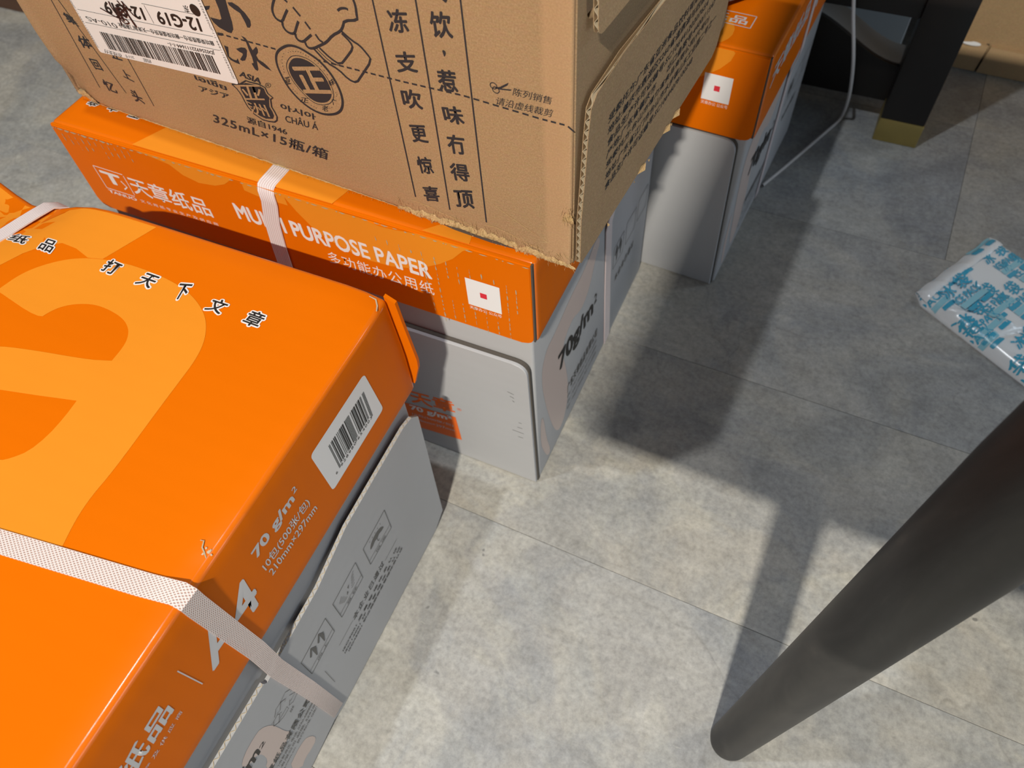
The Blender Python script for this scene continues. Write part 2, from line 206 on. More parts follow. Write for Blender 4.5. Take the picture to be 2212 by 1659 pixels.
# ------------------------------------------------------------------ materials
def mat(name, color, rough=0.6, spec=0.5, metal=0.0):
    m = bpy.data.materials.new(name); m.use_nodes = True
    b = m.node_tree.nodes['Principled BSDF']
    b.inputs['Base Color'].default_value = (*color, 1); b.inputs['Roughness'].default_value = rough
    b.inputs['Specular IOR Level'].default_value = spec; b.inputs['Metallic'].default_value = metal
    return m
def N(m, t, **kw):
    n = m.node_tree.nodes.new(t)
    for k, v in kw.items():
        if k.startswith('i_'):
            n.inputs[k[2:].replace('_', ' ')].default_value = v
        else: setattr(n, k, v)
    return n
def L(m, a, ao, b, bi): m.node_tree.links.new(a.outputs[ao], b.inputs[bi])
def bsdf(m): return m.node_tree.nodes['Principled BSDF']
def ramp(m, stops):
    r = N(m, 'ShaderNodeValToRGB'); cr = r.color_ramp
    while len(cr.elements) < len(stops): cr.elements.new(0.5)
    for e, (p, c) in zip(cr.elements, stops): e.position = p; e.color = (*c, 1)
    return r
def vec(m, scale=(1, 1, 1), rot=(0, 0, 0)):
    tc = N(m, 'ShaderNodeTexCoord'); mp = N(m, 'ShaderNodeMapping'); mp.inputs['Scale'].default_value = scale
    mp.inputs['Rotation'].default_value = rot
    L(m, tc, 'Object', mp, 'Vector'); return mp
def noise_tex(m, mp, scale, detail=4, rough=0.55, dist=0.0):
    n = N(m, 'ShaderNodeTexNoise'); n.inputs['Scale'].default_value = scale; n.inputs['Detail'].default_value = detail
    n.inputs['Roughness'].default_value = rough; n.inputs['Distortion'].default_value = dist
    L(m, mp, 'Vector', n, 'Vector'); return n
def mixc(m, fac, a, b, mode='MIX'):
    x = N(m, 'ShaderNodeMix', data_type='RGBA', blend_type=mode)
    for v, i in ((fac, 0), (a, 6), (b, 7)):
        if isinstance(v, tuple) and isinstance(v[0], bpy.types.Node): m.node_tree.links.new(v[0].outputs[v[1]], x.inputs[i])
        elif isinstance(v, (int, float)): x.inputs[i].default_value = v
        else: x.inputs[i].default_value = (*v, 1)
    return x
def bump(m, h, ho, strength, dist=0.001):
    b = N(m, 'ShaderNodeBump'); b.inputs['Strength'].default_value = strength; b.inputs['Distance'].default_value = dist
    L(m, h, ho, b, 'Height'); L(m, b, 'Normal', bsdf(m), 'Normal'); return b

def coated(name, color, rough=0.33, flute=True, spec=0.04):
    """printed, coated corrugated board: smooth gloss with faint washboarding"""
    m = mat(name, color, rough, spec)
    mp = vec(m)
    n = noise_tex(m, mp, 40, 3)
    n2 = noise_tex(m, mp, 9, 2)
    c = mixc(m, (n2, 'Fac'), tuple(x * 0.94 for x in color), tuple(min(1, x * 1.05) for x in color)); L(m, c, 2, bsdf(m), 'Base Color')
    w = N(m, 'ShaderNodeTexWave', wave_type='BANDS', bands_direction='Z' if flute == 'z' else 'Y'); w.inputs['Scale'].default_value = 22; w.inputs['Distortion'].default_value = 0.6
    L(m, mp, 'Vector', w, 'Vector')
    a = N(m, 'ShaderNodeMath', operation='MULTIPLY_ADD'); L(m, w, 'Fac', a, 0); a.inputs[1].default_value = 0.25; L(m, n, 'Fac', a, 2)
    bump(m, a, 0, 0.12, 0.0012)
    return m
M = {}
M['orange'] = coated('orange_coated_board', (0.72, 0.150, 0.0012))
M['orange_fold'] = coated('orange_varnished_fold', (0.72, 0.150, 0.0012), 0.22, True, 0.55)
M['amber'] = coated('amber_print', (0.78, 0.265, 0.020))
M['white_board'] = coated('white_coated_board', (0.44, 0.45, 0.475), 0.45, 'z')
M['white_ink'] = mat('white_ink', (0.80, 0.78, 0.80), 0.4)
M['grey_ink'] = mat('silver_grey_ink', (0.60, 0.60, 0.63), 0.4)
M['black_ink'] = mat('black_ink', (0.016, 0.014, 0.014), 0.45)
M['soft_black_ink'] = mat('thin_black_ink', (0.11, 0.11, 0.11), 0.5)
M['orange_ink'] = mat('orange_ink', (0.85, 0.16, 0.02), 0.45)
M['pink_ink'] = mat('pale_peach_ink', (0.60, 0.50, 0.47), 0.45)
M['red_ink'] = mat('red_ink', (0.70, 0.03, 0.05), 0.45)
M['label'] = mat('label_paper', (0.82, 0.83, 0.86), 0.45)
M['marker'] = mat('brown_marker', (0.035, 0.008, 0.008), 0.35)
M['navy_ink'] = mat('blue_black_flexo_ink', (0.022, 0.026, 0.034), 0.6)
M['board_gap'] = mat('dark_board_seam', (0.08, 0.07, 0.06), 0.8)
M['liner'] = mat('raw_paper_edge', (0.50, 0.42, 0.30), 0.85)
M['wear'] = mat('scuffed_grey_board', (0.42, 0.37, 0.25), 0.85)
M['shadow_hole'] = mat('dark_slot', (0.01, 0.009, 0.008), 0.9)

def kraft(name, c1, c2, band=False):
    m = mat(name, c1, 0.82, 0.25)
    mp = vec(m)
    f = noise_tex(m, mp, 900, 4, 0.7); g = noise_tex(m, mp, 12, 5, 0.6)
    st = vec(m, (160, 160, 900)); s = noise_tex(m, st, 1.0, 3)
    r = ramp(m, [(0.30, tuple(x * 0.80 for x in c1)), (0.5, c1), (0.72, c2)]); L(m, f, 'Fac', r, 'Fac')
    x = mixc(m, (g, 'Fac'), (0.86, 0.84, 0.80), (1.08, 1.07, 1.05)); y = mixc(m, 1.0, (r, 'Color'), (x, 2), 'MULTIPLY')
    z = mixc(m, 0.10, (y, 2), (s, 'Color'), 'OVERLAY')
    last = z
    fib = noise_tex(m, vec(m, (1, 1, 2.2), (0, 0.7, 0)), 420, 2, 0.5, 1.2)
    fr = ramp(m, [(0.70, (0, 0, 0)), (0.77, (1, 1, 1))]); L(m, fib, 'Fac', fr, 'Fac')
    fa = N(m, 'ShaderNodeMath', operation='MULTIPLY'); L(m, fr, 'Color', fa, 0); fa.inputs[1].default_value = 0.30
    last = mixc(m, (fa, 0), (last, 2), tuple(min(1, v * 1.5) for v in c2))
    if band:   # light on the right-hand fold, mixed into the colour as a peach strip
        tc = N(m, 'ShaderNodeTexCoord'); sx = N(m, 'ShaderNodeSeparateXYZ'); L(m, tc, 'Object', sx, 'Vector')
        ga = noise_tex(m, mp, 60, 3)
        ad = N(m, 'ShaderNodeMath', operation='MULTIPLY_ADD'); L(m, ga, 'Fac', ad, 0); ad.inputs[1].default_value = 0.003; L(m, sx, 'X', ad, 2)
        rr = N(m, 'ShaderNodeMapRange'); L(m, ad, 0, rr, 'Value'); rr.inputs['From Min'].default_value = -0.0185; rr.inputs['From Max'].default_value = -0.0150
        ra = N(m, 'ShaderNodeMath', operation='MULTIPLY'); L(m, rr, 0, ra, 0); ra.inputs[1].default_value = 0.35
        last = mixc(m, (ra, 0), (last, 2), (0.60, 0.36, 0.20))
    L(m, last, 2, bsdf(m), 'Base Color')
    bump(m, f, 'Fac', 0.14, 0.0004)
    return m
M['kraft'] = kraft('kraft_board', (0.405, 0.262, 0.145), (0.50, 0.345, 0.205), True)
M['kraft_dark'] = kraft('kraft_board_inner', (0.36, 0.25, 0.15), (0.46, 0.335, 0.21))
M['torn'] = kraft('torn_kraft_fibre', (0.50, 0.34, 0.17), (0.68, 0.50, 0.29))
M['box_far'] = kraft('tan_carton', (0.42, 0.29, 0.165), (0.49, 0.345, 0.205))

def floor_mat():
    m = mat('stone_look_vinyl', (0.4, 0.4, 0.4), 0.48, 0.4)
    tc = N(m, 'ShaderNodeTexCoord'); oi = N(m, 'ShaderNodeObjectInfo')
    sc = N(m, 'ShaderNodeVectorMath', operation='SCALE'); L(m, oi, 'Location', sc, 0); sc.inputs['Scale'].default_value = 3.7
    ad = N(m, 'ShaderNodeVectorMath', operation='ADD'); L(m, tc, 'Object', ad, 0); L(m, sc, 'Vector', ad, 1)
    def nz(scale, detail, rough, dist=0.0, stretch=None):
        src = ad; o = 'Vector'
        if stretch:
            mp = N(m, 'ShaderNodeMapping'); mp.inputs['Scale'].default_value = stretch; mp.inputs['Rotation'].default_value = (0, 0, 0.5); L(m, ad, 'Vector', mp, 'Vector'); src = mp
        n = N(m, 'ShaderNodeTexNoise'); n.inputs['Scale'].default_value = scale; n.inputs['Detail'].default_value = detail
        n.inputs['Roughness'].default_value = rough; n.inputs['Distortion'].default_value = dist; L(m, src, o, n, 'Vector'); return n
    big = nz(5.0, 6, 0.62, 1.6); mid = nz(22, 8, 0.7, 0.9); fine = nz(170, 6, 0.75); streak = nz(9, 7, 0.65, 2.2, (1, 2.6, 1))
    r = ramp(m, [(0.30, (0.27, 0.278, 0.288)), (0.46, (0.345, 0.348, 0.345)), (0.54, (0.385, 0.378, 0.36)), (0.70, (0.44, 0.43, 0.405))]); L(m, big, 'Fac', r, 'Fac')
    r2_ = ramp(m, [(0.30, (0.55, 0.56, 0.58)), (0.5, (0.5, 0.5, 0.5)), (0.68, (0.42, 0.41, 0.39))]); L(m, streak, 'Fac', r2_, 'Fac')
    a = mixc(m, 0.45, (r, 'Color'), (r2_, 'Color'), 'OVERLAY')
    r3 = ramp(m, [(0.30, (0.34, 0.34, 0.34)), (0.5, (0.5, 0.5, 0.5)), (0.66, (0.62, 0.62, 0.61))]); L(m, mid, 'Fac', r3, 'Fac')
    b = mixc(m, 0.5, (a, 2), (r3, 'Color'), 'OVERLAY')
    r4 = ramp(m, [(0.32, (0.30, 0.30, 0.30)), (0.5, (0.5, 0.5, 0.5)), (0.70, (0.70, 0.70, 0.69))]); L(m, fine, 'Fac', r4, 'Fac')
    c = mixc(m, 0.60, (b, 2), (r4, 'Color'), 'OVERLAY')
    # printed stone veins with a crisp, ragged outline
    pt = nz(2.6, 9, 0.60, 0.9); pr = ramp(m, [(0.0, (0.93, 0.93, 0.94)), (0.485, (0.95, 0.95, 0.955)), (0.50, (1.03, 1.025, 1.0)), (0.60, (1.0, 1.0, 1.0)), (0.612, (1.08, 1.075, 1.05)), (1.0, (1.08, 1.07, 1.05))]); L(m, pt, 'Fac', pr, 'Fac')
    c = mixc(m, 1.0, (c, 2), (pr, 'Color'), 'MULTIPLY')
    # hairline cracks
    v = N(m, 'ShaderNodeTexVoronoi', feature='DISTANCE_TO_EDGE'); v.inputs['Scale'].default_value = 3.1
    wv = N(m, 'ShaderNodeVectorMath', operation='ADD'); L(m, ad, 'Vector', wv, 0)
    wn = nz(3.0, 4, 0.6); ws = N(m, 'ShaderNodeVectorMath', operation='SCALE'); L(m, wn, 'Color', ws, 0); ws.inputs['Scale'].default_value = 0.5; L(m, ws, 'Vector', wv, 1)
    L(m, wv, 'Vector', v, 'Vector')
    vr = N(m, 'ShaderNodeMapRange'); L(m, v, 'Distance', vr, 'Value'); vr.inputs['From Min'].default_value = 0.0; vr.inputs['From Max'].default_value = 0.009; vr.inputs['To Min'].default_value = 0.22; vr.inputs['To Max'].default_value = 0.0
    vm = N(m, 'ShaderNodeMath', operation='MULTIPLY'); L(m, vr, 0, vm, 0)
    gate = nz(6, 2, 0.5); gr = N(m, 'ShaderNodeMapRange'); L(m, gate, 'Fac', gr, 'Value'); gr.inputs['From Min'].default_value = 0.5; gr.inputs['From Max'].default_value = 0.6
    L(m, gr, 0, vm, 1)
    d = mixc(m, (vm, 0), (c, 2), (0.12, 0.115, 0.10))
    # small dark pits and light scratches
    sp = nz(58, 2, 0.5); sr = N(m, 'ShaderNodeMapRange'); L(m, sp, 'Fac', sr, 'Value'); sr.inputs['From Min'].default_value = 0.765; sr.inputs['From Max'].default_value = 0.80
    sr.inputs['To Max'].default_value = 0.7
    e = mixc(m, (sr, 0), (d, 2), (0.10, 0.10, 0.10))
    sl = nz(40, 3, 0.6, 0.4, (1, 9, 1)); lr = N(m, 'ShaderNodeMapRange'); L(m, sl, 'Fac', lr, 'Value'); lr.inputs['From Min'].default_value = 0.69; lr.inputs['From Max'].default_value = 0.76; lr.inputs['To Max'].default_value = 0.35
    f = mixc(m, (lr, 0), (e, 2), (0.62, 0.61, 0.57))
    # per-tile tint
    tr = ramp(m, [(0.0, (0.90, 0.93, 0.97)), (0.5, (1.0, 1.0, 1.0)), (1.0, (1.06, 1.04, 0.98))]); L(m, oi, 'Random', tr, 'Fac')
    g = mixc(m, 1.0, (f, 2), (tr, 'Color'), 'MULTIPLY')
    L(m, g, 2, bsdf(m), 'Base Color')
    rr = N(m, 'ShaderNodeMapRange'); L(m, mid, 'Fac', rr, 'Value'); rr.inputs['To Min'].default_value = 0.36; rr.inputs['To Max'].default_value = 0.58; L(m, rr, 0, bsdf(m), 'Roughness')
    h = N(m, 'ShaderNodeMath', operation='MULTIPLY_ADD'); L(m, fine, 'Fac', h, 0); h.inputs[1].default_value = 0.5; L(m, mid, 'Fac', h, 2)
    bump(m, h, 0, 0.22, 0.0012)
    return m
M['floor'] = floor_mat()
M['grout'] = mat('tile_joint', (0.27, 0.265, 0.25), 0.9)

def strap_mat():
    m = mat('woven_plastic_strap', (0.86, 0.80, 0.80), 0.38, 0.5)
    uv = N(m, 'ShaderNodeUVMap'); outs = []
    for a in (0.62, -0.62):
        mp = N(m, 'ShaderNodeMapping'); mp.inputs['Rotation'].default_value = (0, 0, a); L(m, uv, 'UV', mp, 'Vector')
        w = N(m, 'ShaderNodeTexWave', wave_type='BANDS', bands_direction='Y'); w.inputs['Scale'].default_value = 210; L(m, mp, 'Vector', w, 'Vector'); outs.append(w)
    mx = N(m, 'ShaderNodeMath', operation='MAXIMUM'); L(m, outs[0], 'Fac', mx, 0); L(m, outs[1], 'Fac', mx, 1)
    r = ramp(m, [(0.35, (0.66, 0.42, 0.36)), (0.85, (0.82, 0.76, 0.76))]); L(m, mx, 0, r, 'Fac'); L(m, r, 'Color', bsdf(m), 'Base Color')
    al = N(m, 'ShaderNodeMapRange'); L(m, mx, 0, al, 'Value'); al.inputs['To Min'].default_value = 0.55; al.inputs['To Max'].default_value = 0.95; L(m, al, 0, bsdf(m), 'Alpha')
    bump(m, mx, 0, 0.5, 0.0006)
    return m
M['strap'] = strap_mat()
def strap_rib():
    m = mat('ribbed_plastic_strap', (0.86, 0.80, 0.82), 0.35, 0.5)
    uv = N(m, 'ShaderNodeUVMap'); w = N(m, 'ShaderNodeTexWave', wave_type='BANDS', bands_direction='Y'); w.inputs['Scale'].default_value = 190; L(m, uv, 'UV', w, 'Vector')
    r = ramp(m, [(0.2, (0.70, 0.58, 0.60)), (0.7, (0.88, 0.83, 0.85))]); L(m, w, 'Fac', r, 'Fac'); L(m, r, 'Color', bsdf(m), 'Base Color')
    bsdf(m).inputs['Alpha'].default_value = 0.93
    bump(m, w, 'Fac', 0.5, 0.0005); return m
M['strap_rib'] = strap_rib()

def dark_leg():
    m = mat('black_plastic', (0.024, 0.023, 0.023), 0.36, 0.5)
    mp = vec(m); n = noise_tex(m, vec(m, (1, 1, 0.35)), 26, 5, 0.6, 1.0); n2 = noise_tex(m, mp, 8, 4)
    r = ramp(m, [(0.45, (0.020, 0.0195, 0.0195)), (0.62, (0.034, 0.033, 0.032)), (0.76, (0.075, 0.068, 0.058))]); L(m, n, 'Fac', r, 'Fac'); L(m, r, 'Color', bsdf(m), 'Base Color')
    rr = N(m, 'ShaderNodeMapRange'); L(m, n2, 'Fac', rr, 'Value'); rr.inputs['To Min'].default_value = 0.32; rr.inputs['To Max'].default_value = 0.58; L(m, rr, 0, bsdf(m), 'Roughness')
    bump(m, n, 'Fac', 0.15, 0.0006); return m
M['black_plastic'] = dark_leg()
M['black_wood'] = mat('black_brown_lacquer', (0.010, 0.007, 0.006), 0.42)
M['brass'] = mat('brushed_brass', (0.52, 0.40, 0.14), 0.42, 0.5, 0.85)
M['slate'] = mat('grey_blue_lacquer', (0.36, 0.38, 0.39), 0.4)
M['cable'] = mat('white_cable', (0.62, 0.60, 0.60), 0.45)
M['pouch'] = mat('white_plastic_pouch', (0.93, 0.97, 0.985), 0.22, 0.5)
bsdf(M['pouch']).inputs['Subsurface Weight'].default_value = 0.15; bsdf(M['pouch']).inputs['Subsurface Radius'].default_value = (0.01, 0.01, 0.01)
M['cyan_ink'] = mat('cyan_ink', (0.06, 0.46, 0.68), 0.3)
M['cyan_soft'] = mat('light_cyan_ink', (0.34, 0.70, 0.82), 0.3)
M['desk'] = mat('desk_laminate', (0.55, 0.52, 0.48), 0.5)
M['brown_wood'] = mat('dark_brown_wood', (0.10, 0.045, 0.025), 0.45)
M['grey_metal'] = mat('grey_metal', (0.30, 0.31, 0.33), 0.35, 0.5, 0.6)

# ------------------------------------------------------------------ mesh helpers
def link(name, me, m=None, parent=None):
    o = bpy.data.objects.new(name, me); COL.objects.link(o)
    if m is not None and not me.materials: me.materials.append(m)
    if parent is not None: o.parent = parent
    return o
def obj(name, bm, m, parent=None, smooth=None):
    me = bpy.data.meshes.new(name); bmesh.ops.recalc_face_normals(bm, faces=bm.faces[:]) if smooth != 'keep' else None
    bm.to_mesh(me); bm.free()
    if smooth:
        for p in me.polygons: p.use_smooth = True
        if smooth != 'keep': me.set_sharp_from_angle(angle=math.radians(smooth if isinstance(smooth, (int, float)) and smooth is not True else 40))
    return link(name, me, m, parent)
def thing(name, label, cat, x=0, y=0, z=0, yaw=0, group=None):
    o = bpy.data.objects.new(name, None); COL.objects.link(o); o.location = (x, y, z); o.rotation_euler = (0, 0, yaw)
    o.empty_display_size = 0.05; o['label'] = label; o['category'] = cat
    if group: o['group'] = group
    return o
def box(bm, lo, hi, bev=0.0, seg=2):
    r = bmesh.ops.create_cube(bm, size=1.0); vs = r['verts']
    for v in vs:
        v.co = Vector([lo[i] + (v.co[i] + 0.5) * (hi[i] - lo[i]) for i in range(3)])
    if bev:
        es = list({e for v in vs for e in v.link_edges})
        bmesh.ops.bevel(bm, geom=es, offset=bev, segments=seg, affect='EDGES', profile=0.5)
def prism(bm, pts, f, d0, d1):
    """polygon pts (2D) extruded between depths d0 and d1; f(a, b, depth) -> 3D"""
    n = len(pts); a = [bm.verts.new(f(p[0], p[1], d0)) for p in pts]; b = [bm.verts.new(f(p[0], p[1], d1)) for p in pts]
    bm.faces.new(a); bm.faces.new(b[::-1])
    for i in range(n): bm.faces.new((a[i], b[i], b[(i + 1) % n], a[(i + 1) % n]))
def rounded(pts, r, n=5, which=None):
    out = []
    for i, p in enumerate(pts):
        if which is not None and i not in which: out.append(tuple(p)); continue
        p = Vector(p); a = Vector(pts[i - 1]); b = Vector(pts[(i + 1) % len(pts)])
        da = (a - p).normalized(); db = (b - p).normalized(); ra = min(r, (a - p).length * .45); rb = min(r, (b - p).length * .45)
        q0 = p + da * ra; q1 = p + db * rb
        for k in range(n + 1):
            t = k / n; out.append(tuple((1 - t) ** 2 * q0 + 2 * t * (1 - t) * p + t * t * q1))
    return out
def smooth_loop(pts, it=2, closed=True):
    for _ in range(it):
        o = []; n = len(pts)
        rng = range(n) if closed else range(n - 1)
        if not closed: o.append(tuple(pts[0]))
        for i in rng:
            a, b = Vector(pts[i]), Vector(pts[(i + 1) % n]); o += [tuple(a * .75 + b * .25), tuple(a * .25 + b * .75)]
        if not closed: o.append(tuple(pts[-1]))
        pts = o
    return pts

# ---- prints: thin ink film lying on a face.  A face is a function (a, b, lift) -> local 3D
def face_f(y): return lambda a, b, d: Vector((a, y - d, b))          # front plane: a = x, b = z
def face_r(x): return lambda a, b, d: Vector((x + d, a, b))          # right side plane: a = y, b = z
def face_t(z): return lambda a, b, d: Vector((a, b, z + d))          # top plane: a = x, b = y
INK = 0.00022
def place(bm, f, lift=INK, grid=None, warp=None):
    """bm holds 2D geometry in x, y -> bend it onto the face"""
    if grid:
        xs = [v.co.x for v in bm.verts]; ys = [v.co.y for v in bm.verts]
        for k, lo, hi in ((0, min(xs), max(xs)), (1, min(ys), max(ys))):
            t = math.ceil(lo / grid) * grid
            while t < hi:
                no = Vector((1, 0, 0)) if k == 0 else Vector((0, 1, 0))
                bmesh.ops.bisect_plane(bm, geom=bm.verts[:] + bm.edges[:] + bm.faces[:], plane_co=no * t, plane_no=no, dist=1e-7); t += grid
    for v in bm.verts:
        c = f(v.co.x, v.co.y, lift + v.co.z)
        if warp: c = warp(c)
        v.co = c
    bm.normal_update()
    # ink must face outwards
    if bm.faces:
        o = f(0, 0, 1) - f(0, 0, 0)
        if sum(fc.normal.dot(o) * fc.calc_area() for fc in bm.faces) < 0: bmesh.ops.reverse_faces(bm, faces=bm.faces[:])
def ink(name, bm, m, parent, f, lift=INK, grid=None, warp=None, label=None):
    place(bm, f, lift, grid, warp)
    o = obj(name, bm, m, parent, 'keep')
    if label: o['label'] = label
    return o
def poly2(bm, pts, hole=None):
    loops = [[Vector((p[0], p[1], 0)) for p in pts]]
    if hole: loops.append([Vector((p[0], p[1], 0)) for p in hole])
    vs = [bm.verts.new(v) for lp in loops for v in lp]
    for t in tessellate_polygon(loops):
        try: bm.faces.new([vs[i] for i in t])
        except ValueError: pass
def stroke(bm, pts, w, closed=False, taper=False):
    P = [Vector((p[0], p[1])) for p in pts]; n = len(P); vl = []
    for i in range(n):
        a = P[i - 1] if (i > 0 or closed) else P[i]; b = P[(i + 1) % n] if (i < n - 1 or closed) else P[i]
        d = (b - a).normalized(); nn = Vector((-d.y, d.x)); k = w / 2
        if taper: k *= 0.35 + 0.65 * math.sin(math.pi * (i + 0.5) / n)
        vl.append((bm.verts.new((*(P[i] + nn * k), 0)), bm.verts.new((*(P[i] - nn * k), 0))))
    for i in range(n if closed else n - 1):
        a, b = vl[i], vl[(i + 1) % n]
        try: bm.faces.new((a[0], a[1], b[1], b[0]))
        except ValueError: pass
def rect2(bm, x0, y0, x1, y1): poly2(bm, [(x0, y0), (x1, y0), (x1, y1), (x0, y1)])
_TC = {}
def text_me(s, bold=0.0, spacing=1.0, font=None):
    key = (s, bold, spacing)
    if key not in _TC:
        cu = bpy.data.curves.new('t', 'FONT'); cu.body = s; cu.offset = bold; cu.resolution_u = 3; cu.space_character = spacing; cu.fill_mode = 'FRONT'
        o = bpy.data.objects.new('t', cu); COL.objects.link(o)
        dg = bpy.context.evaluated_depsgraph_get(); dg.update(); me = bpy.data.meshes.new_from_object(o.evaluated_get(dg))
        bpy.data.objects.remove(o); bpy.data.curves.remove(cu); _TC[key] = me
    return _TC[key]
def text2(bm, s, P, bold=0.0, spacing=1.0, ref=None):
    """text whose bounding box is mapped on the parallelogram P = [bottom-left, bottom-right, top-left];
    weight comes from overlaid, slightly shifted outlines, which keeps dense characters intact"""
    wide = True
    me = text_me(s, 0.0 if wide else bold, spacing); rf = text_me(s, 0.0, spacing) if (wide or ref is not None) else me
    xs = [v.co.x for v in rf.vertices]; ys = [v.co.y for v in rf.vertices]
    if not xs: return
    x0, x1, y0, y1 = min(xs), max(xs), min(ys), max(ys)
    O = Vector(P[0]); U = Vector(P[1]) - O; V = Vector(P[2]) - O
    sh = [(0, 0)]
    if wide and bold > 0:
        n = 6 if bold < 0.034 else 12
        sh = [(0, 0)] + [(bold * math.cos(6.28318 * k / n), bold * math.sin(6.28318 * k / n)) for k in range(n)]
    for kk, (dx, dy) in enumerate(sh):
        tmp = []
        for v in me.vertices:
            q = O + U * ((v.co.x + dx - x0) / (x1 - x0)) + V * ((v.co.y + dy - y0) / max(1e-6, y1 - y0)); tmp.append(bm.verts.new((q.x, q.y, -kk * 1.2e-5)))
        for p in me.polygons:
            try: bm.faces.new([tmp[i] for i in p.vertices])
            except ValueError: pass
def T(name, s, P, m, parent, f, bold=0.0, spacing=1.0, lift=0.00018, **kw):
    bm = bmesh.new(); text2(bm, s, P, bold, spacing); return ink(name, bm, m, parent, f, lift, **kw)

def ribbon(name, pts, w, m, parent, widthdir, th=0.0009, wob=0.0):
    """a flat strap following 3D points; widthdir: list of Vectors or one"""
    bm = bmesh.new(); uvl = bm.loops.layers.uv.new('UVMap'); rows = []; s = 0
    n = len(pts)
    for i, p in enumerate(pts):
        p = Vector(p); wd = Vector(widthdir[i] if isinstance(widthdir, list) else widthdir).normalized()
        d = (Vector(pts[min(i + 1, n - 1)]) - Vector(pts[max(i - 1, 0)])).normalized(); nn = d.cross(wd).normalized()
        if i: s += (p - Vector(pts[i - 1])).length
        ww = w[i] if isinstance(w, list) else w
        rows.append(([bm.verts.new(p + wd * ww / 2 * a + nn * th / 2 * b) for a, b in ((-1, -1), (1, -1), (1, 1), (-1, 1))], s))
    for (a, sa), (b, sb) in zip(rows, rows[1:]):
        for k in range(4):
            q = (k + 1) % 4; f = bm.faces.new((a[k], a[q], b[q], b[k]))
            vv = {0: (0, 1), 1: (1, 1), 2: (1, 0), 3: (0, 0)}[k]; W0 = 0.0125
            for lp, u_, v_ in zip(f.loops, (sa, sa, sb, sb), (vv[0], vv[1], vv[1], vv[0])): lp[uvl].uv = (u_, v_ * W0)
    bm.faces.new(rows[0][0][::-1]); bm.faces.new(rows[-1][0])
    return obj(name, bm, m, parent, 40)
def tube(name, pts, r, m, parent=None, seg=10):
    cu = bpy.data.curves.new(name, 'CURVE'); cu.dimensions = '3D'; cu.bevel_depth = r; cu.bevel_resolution = 3; cu.resolution_u = 8
    sp = cu.splines.new('NURBS'); sp.points.add(len(pts) - 1); sp.order_u = 3; sp.use_endpoint_u = True
    for q, p in zip(sp.points, pts): q.co = (*p, 1)
    o = bpy.data.objects.new('t', cu); COL.objects.link(o); dg = bpy.context.evaluated_depsgraph_get(); dg.update()
    me = bpy.data.meshes.new_from_object(o.evaluated_get(dg)); bpy.data.objects.remove(o)
    me.name = name
    for p in me.polygons: p.use_smooth = True
    me.materials.clear()
    return link(name, me, m, parent)

# ------------------------------------------------------------------ floor
FA = math.radians(-30); FU = Vector((math.cos(FA), math.sin(FA), 0)); FN = Vector((-math.sin(FA), math.cos(FA), 0))
bm = bmesh.new(); box(bm, (-2.6, -2.6, -0.06), (3.0, 3.4, -0.0022)); fl = obj('floor', bm, M['grout']); fl['kind'] = 'structure'
TW, TL = 0.266, 1.24
bm = bmesh.new(); box(bm, (0, 0, -0.0025), (TL - 0.0004, TW - 0.0004, 0.0), 0.0003, 1)
tile0 = obj('tile', bm, M['floor'], fl); tile0.rotation_euler = (0, 0, FA)
first = True
for j in range(-8, 12):
    off = {0: -0.45, 1: -0.42, 2: -0.47, 3: 0.1625, 4: 0.1625}.get(j, (0.72 + (j % 2) * 0.38))
    for i in range(-3, 4):
        p = FU * (off + i * TL) + FN * (j * TW - 0.001)
        if not (-2.3 < p.x < 2.4 and -1.9 < p.y < 2.9): continue
        o = tile0 if first else tile0.copy()
        if not first: COL.objects.link(o)
        first = False; o.location = (p.x, p.y, 0)

# ------------------------------------------------------------------ copy-paper cartons (lid + tray)
CL = 0.445
LIGHTSTRAP = 0.0125
def carton(key, label, W, H, hl, pose, warp=None, base_z=0.0, front_seam=True, base_in=0.006, detail_grid=None):
    t = thing('paper_carton', label, 'carton', pose[0], pose[1], base_z, pose[2], 'copy paper cartons on the floor')
    bm = bmesh.new(); y0 = 0.003 if front_seam else 0.0
    box(bm, (-CL, y0, H - hl), (0, W, H), 0.0034, 3)
    bm.faces.ensure_lookup_table()
    bot = [f for f in bm.faces if f.normal.z < -0.9 and f.calc_area() > 0.01]
    bmesh.ops.delete(bm, geom=bot, context='FACES')
    g = 0.016
    for k, lo, hi in ((0, -CL, 0), (1, 0, W), (2, H - hl, H)):
        tt = lo + g * 0.7
        while tt < hi - 0.004:
            no = Vector((k == 0, k == 1, k == 2)); bmesh.ops.bisect_plane(bm, geom=bm.verts[:] + bm.edges[:] + bm.faces[:], plane_co=no * tt, plane_no=no, dist=1e-6); tt += g
    bm.normal_update()
    for fc in bm.faces:
        if max(abs(c) for c in fc.normal) < 0.985: fc.material_index = 1
    if warp:
        for v in bm.verts: v.co = warp(v.co.copy())
    lid = obj('lid', bm, M['orange'], t, 35); lid.data.materials.append(M['orange_fold'])
    sm = lid.modifiers.new('board', 'SOLIDIFY'); sm.thickness = 0.003; sm.offset = -1; sm.use_even_offset = True
    bm = bmesh.new(); e = base_in
    box(bm, (-CL + e, 0.006, 0.0), (-e, W - 0.006, H - 0.02), 0.003, 3)
    base = obj('tray', bm, M['white_board'], t, 40)
    return t, lid, base

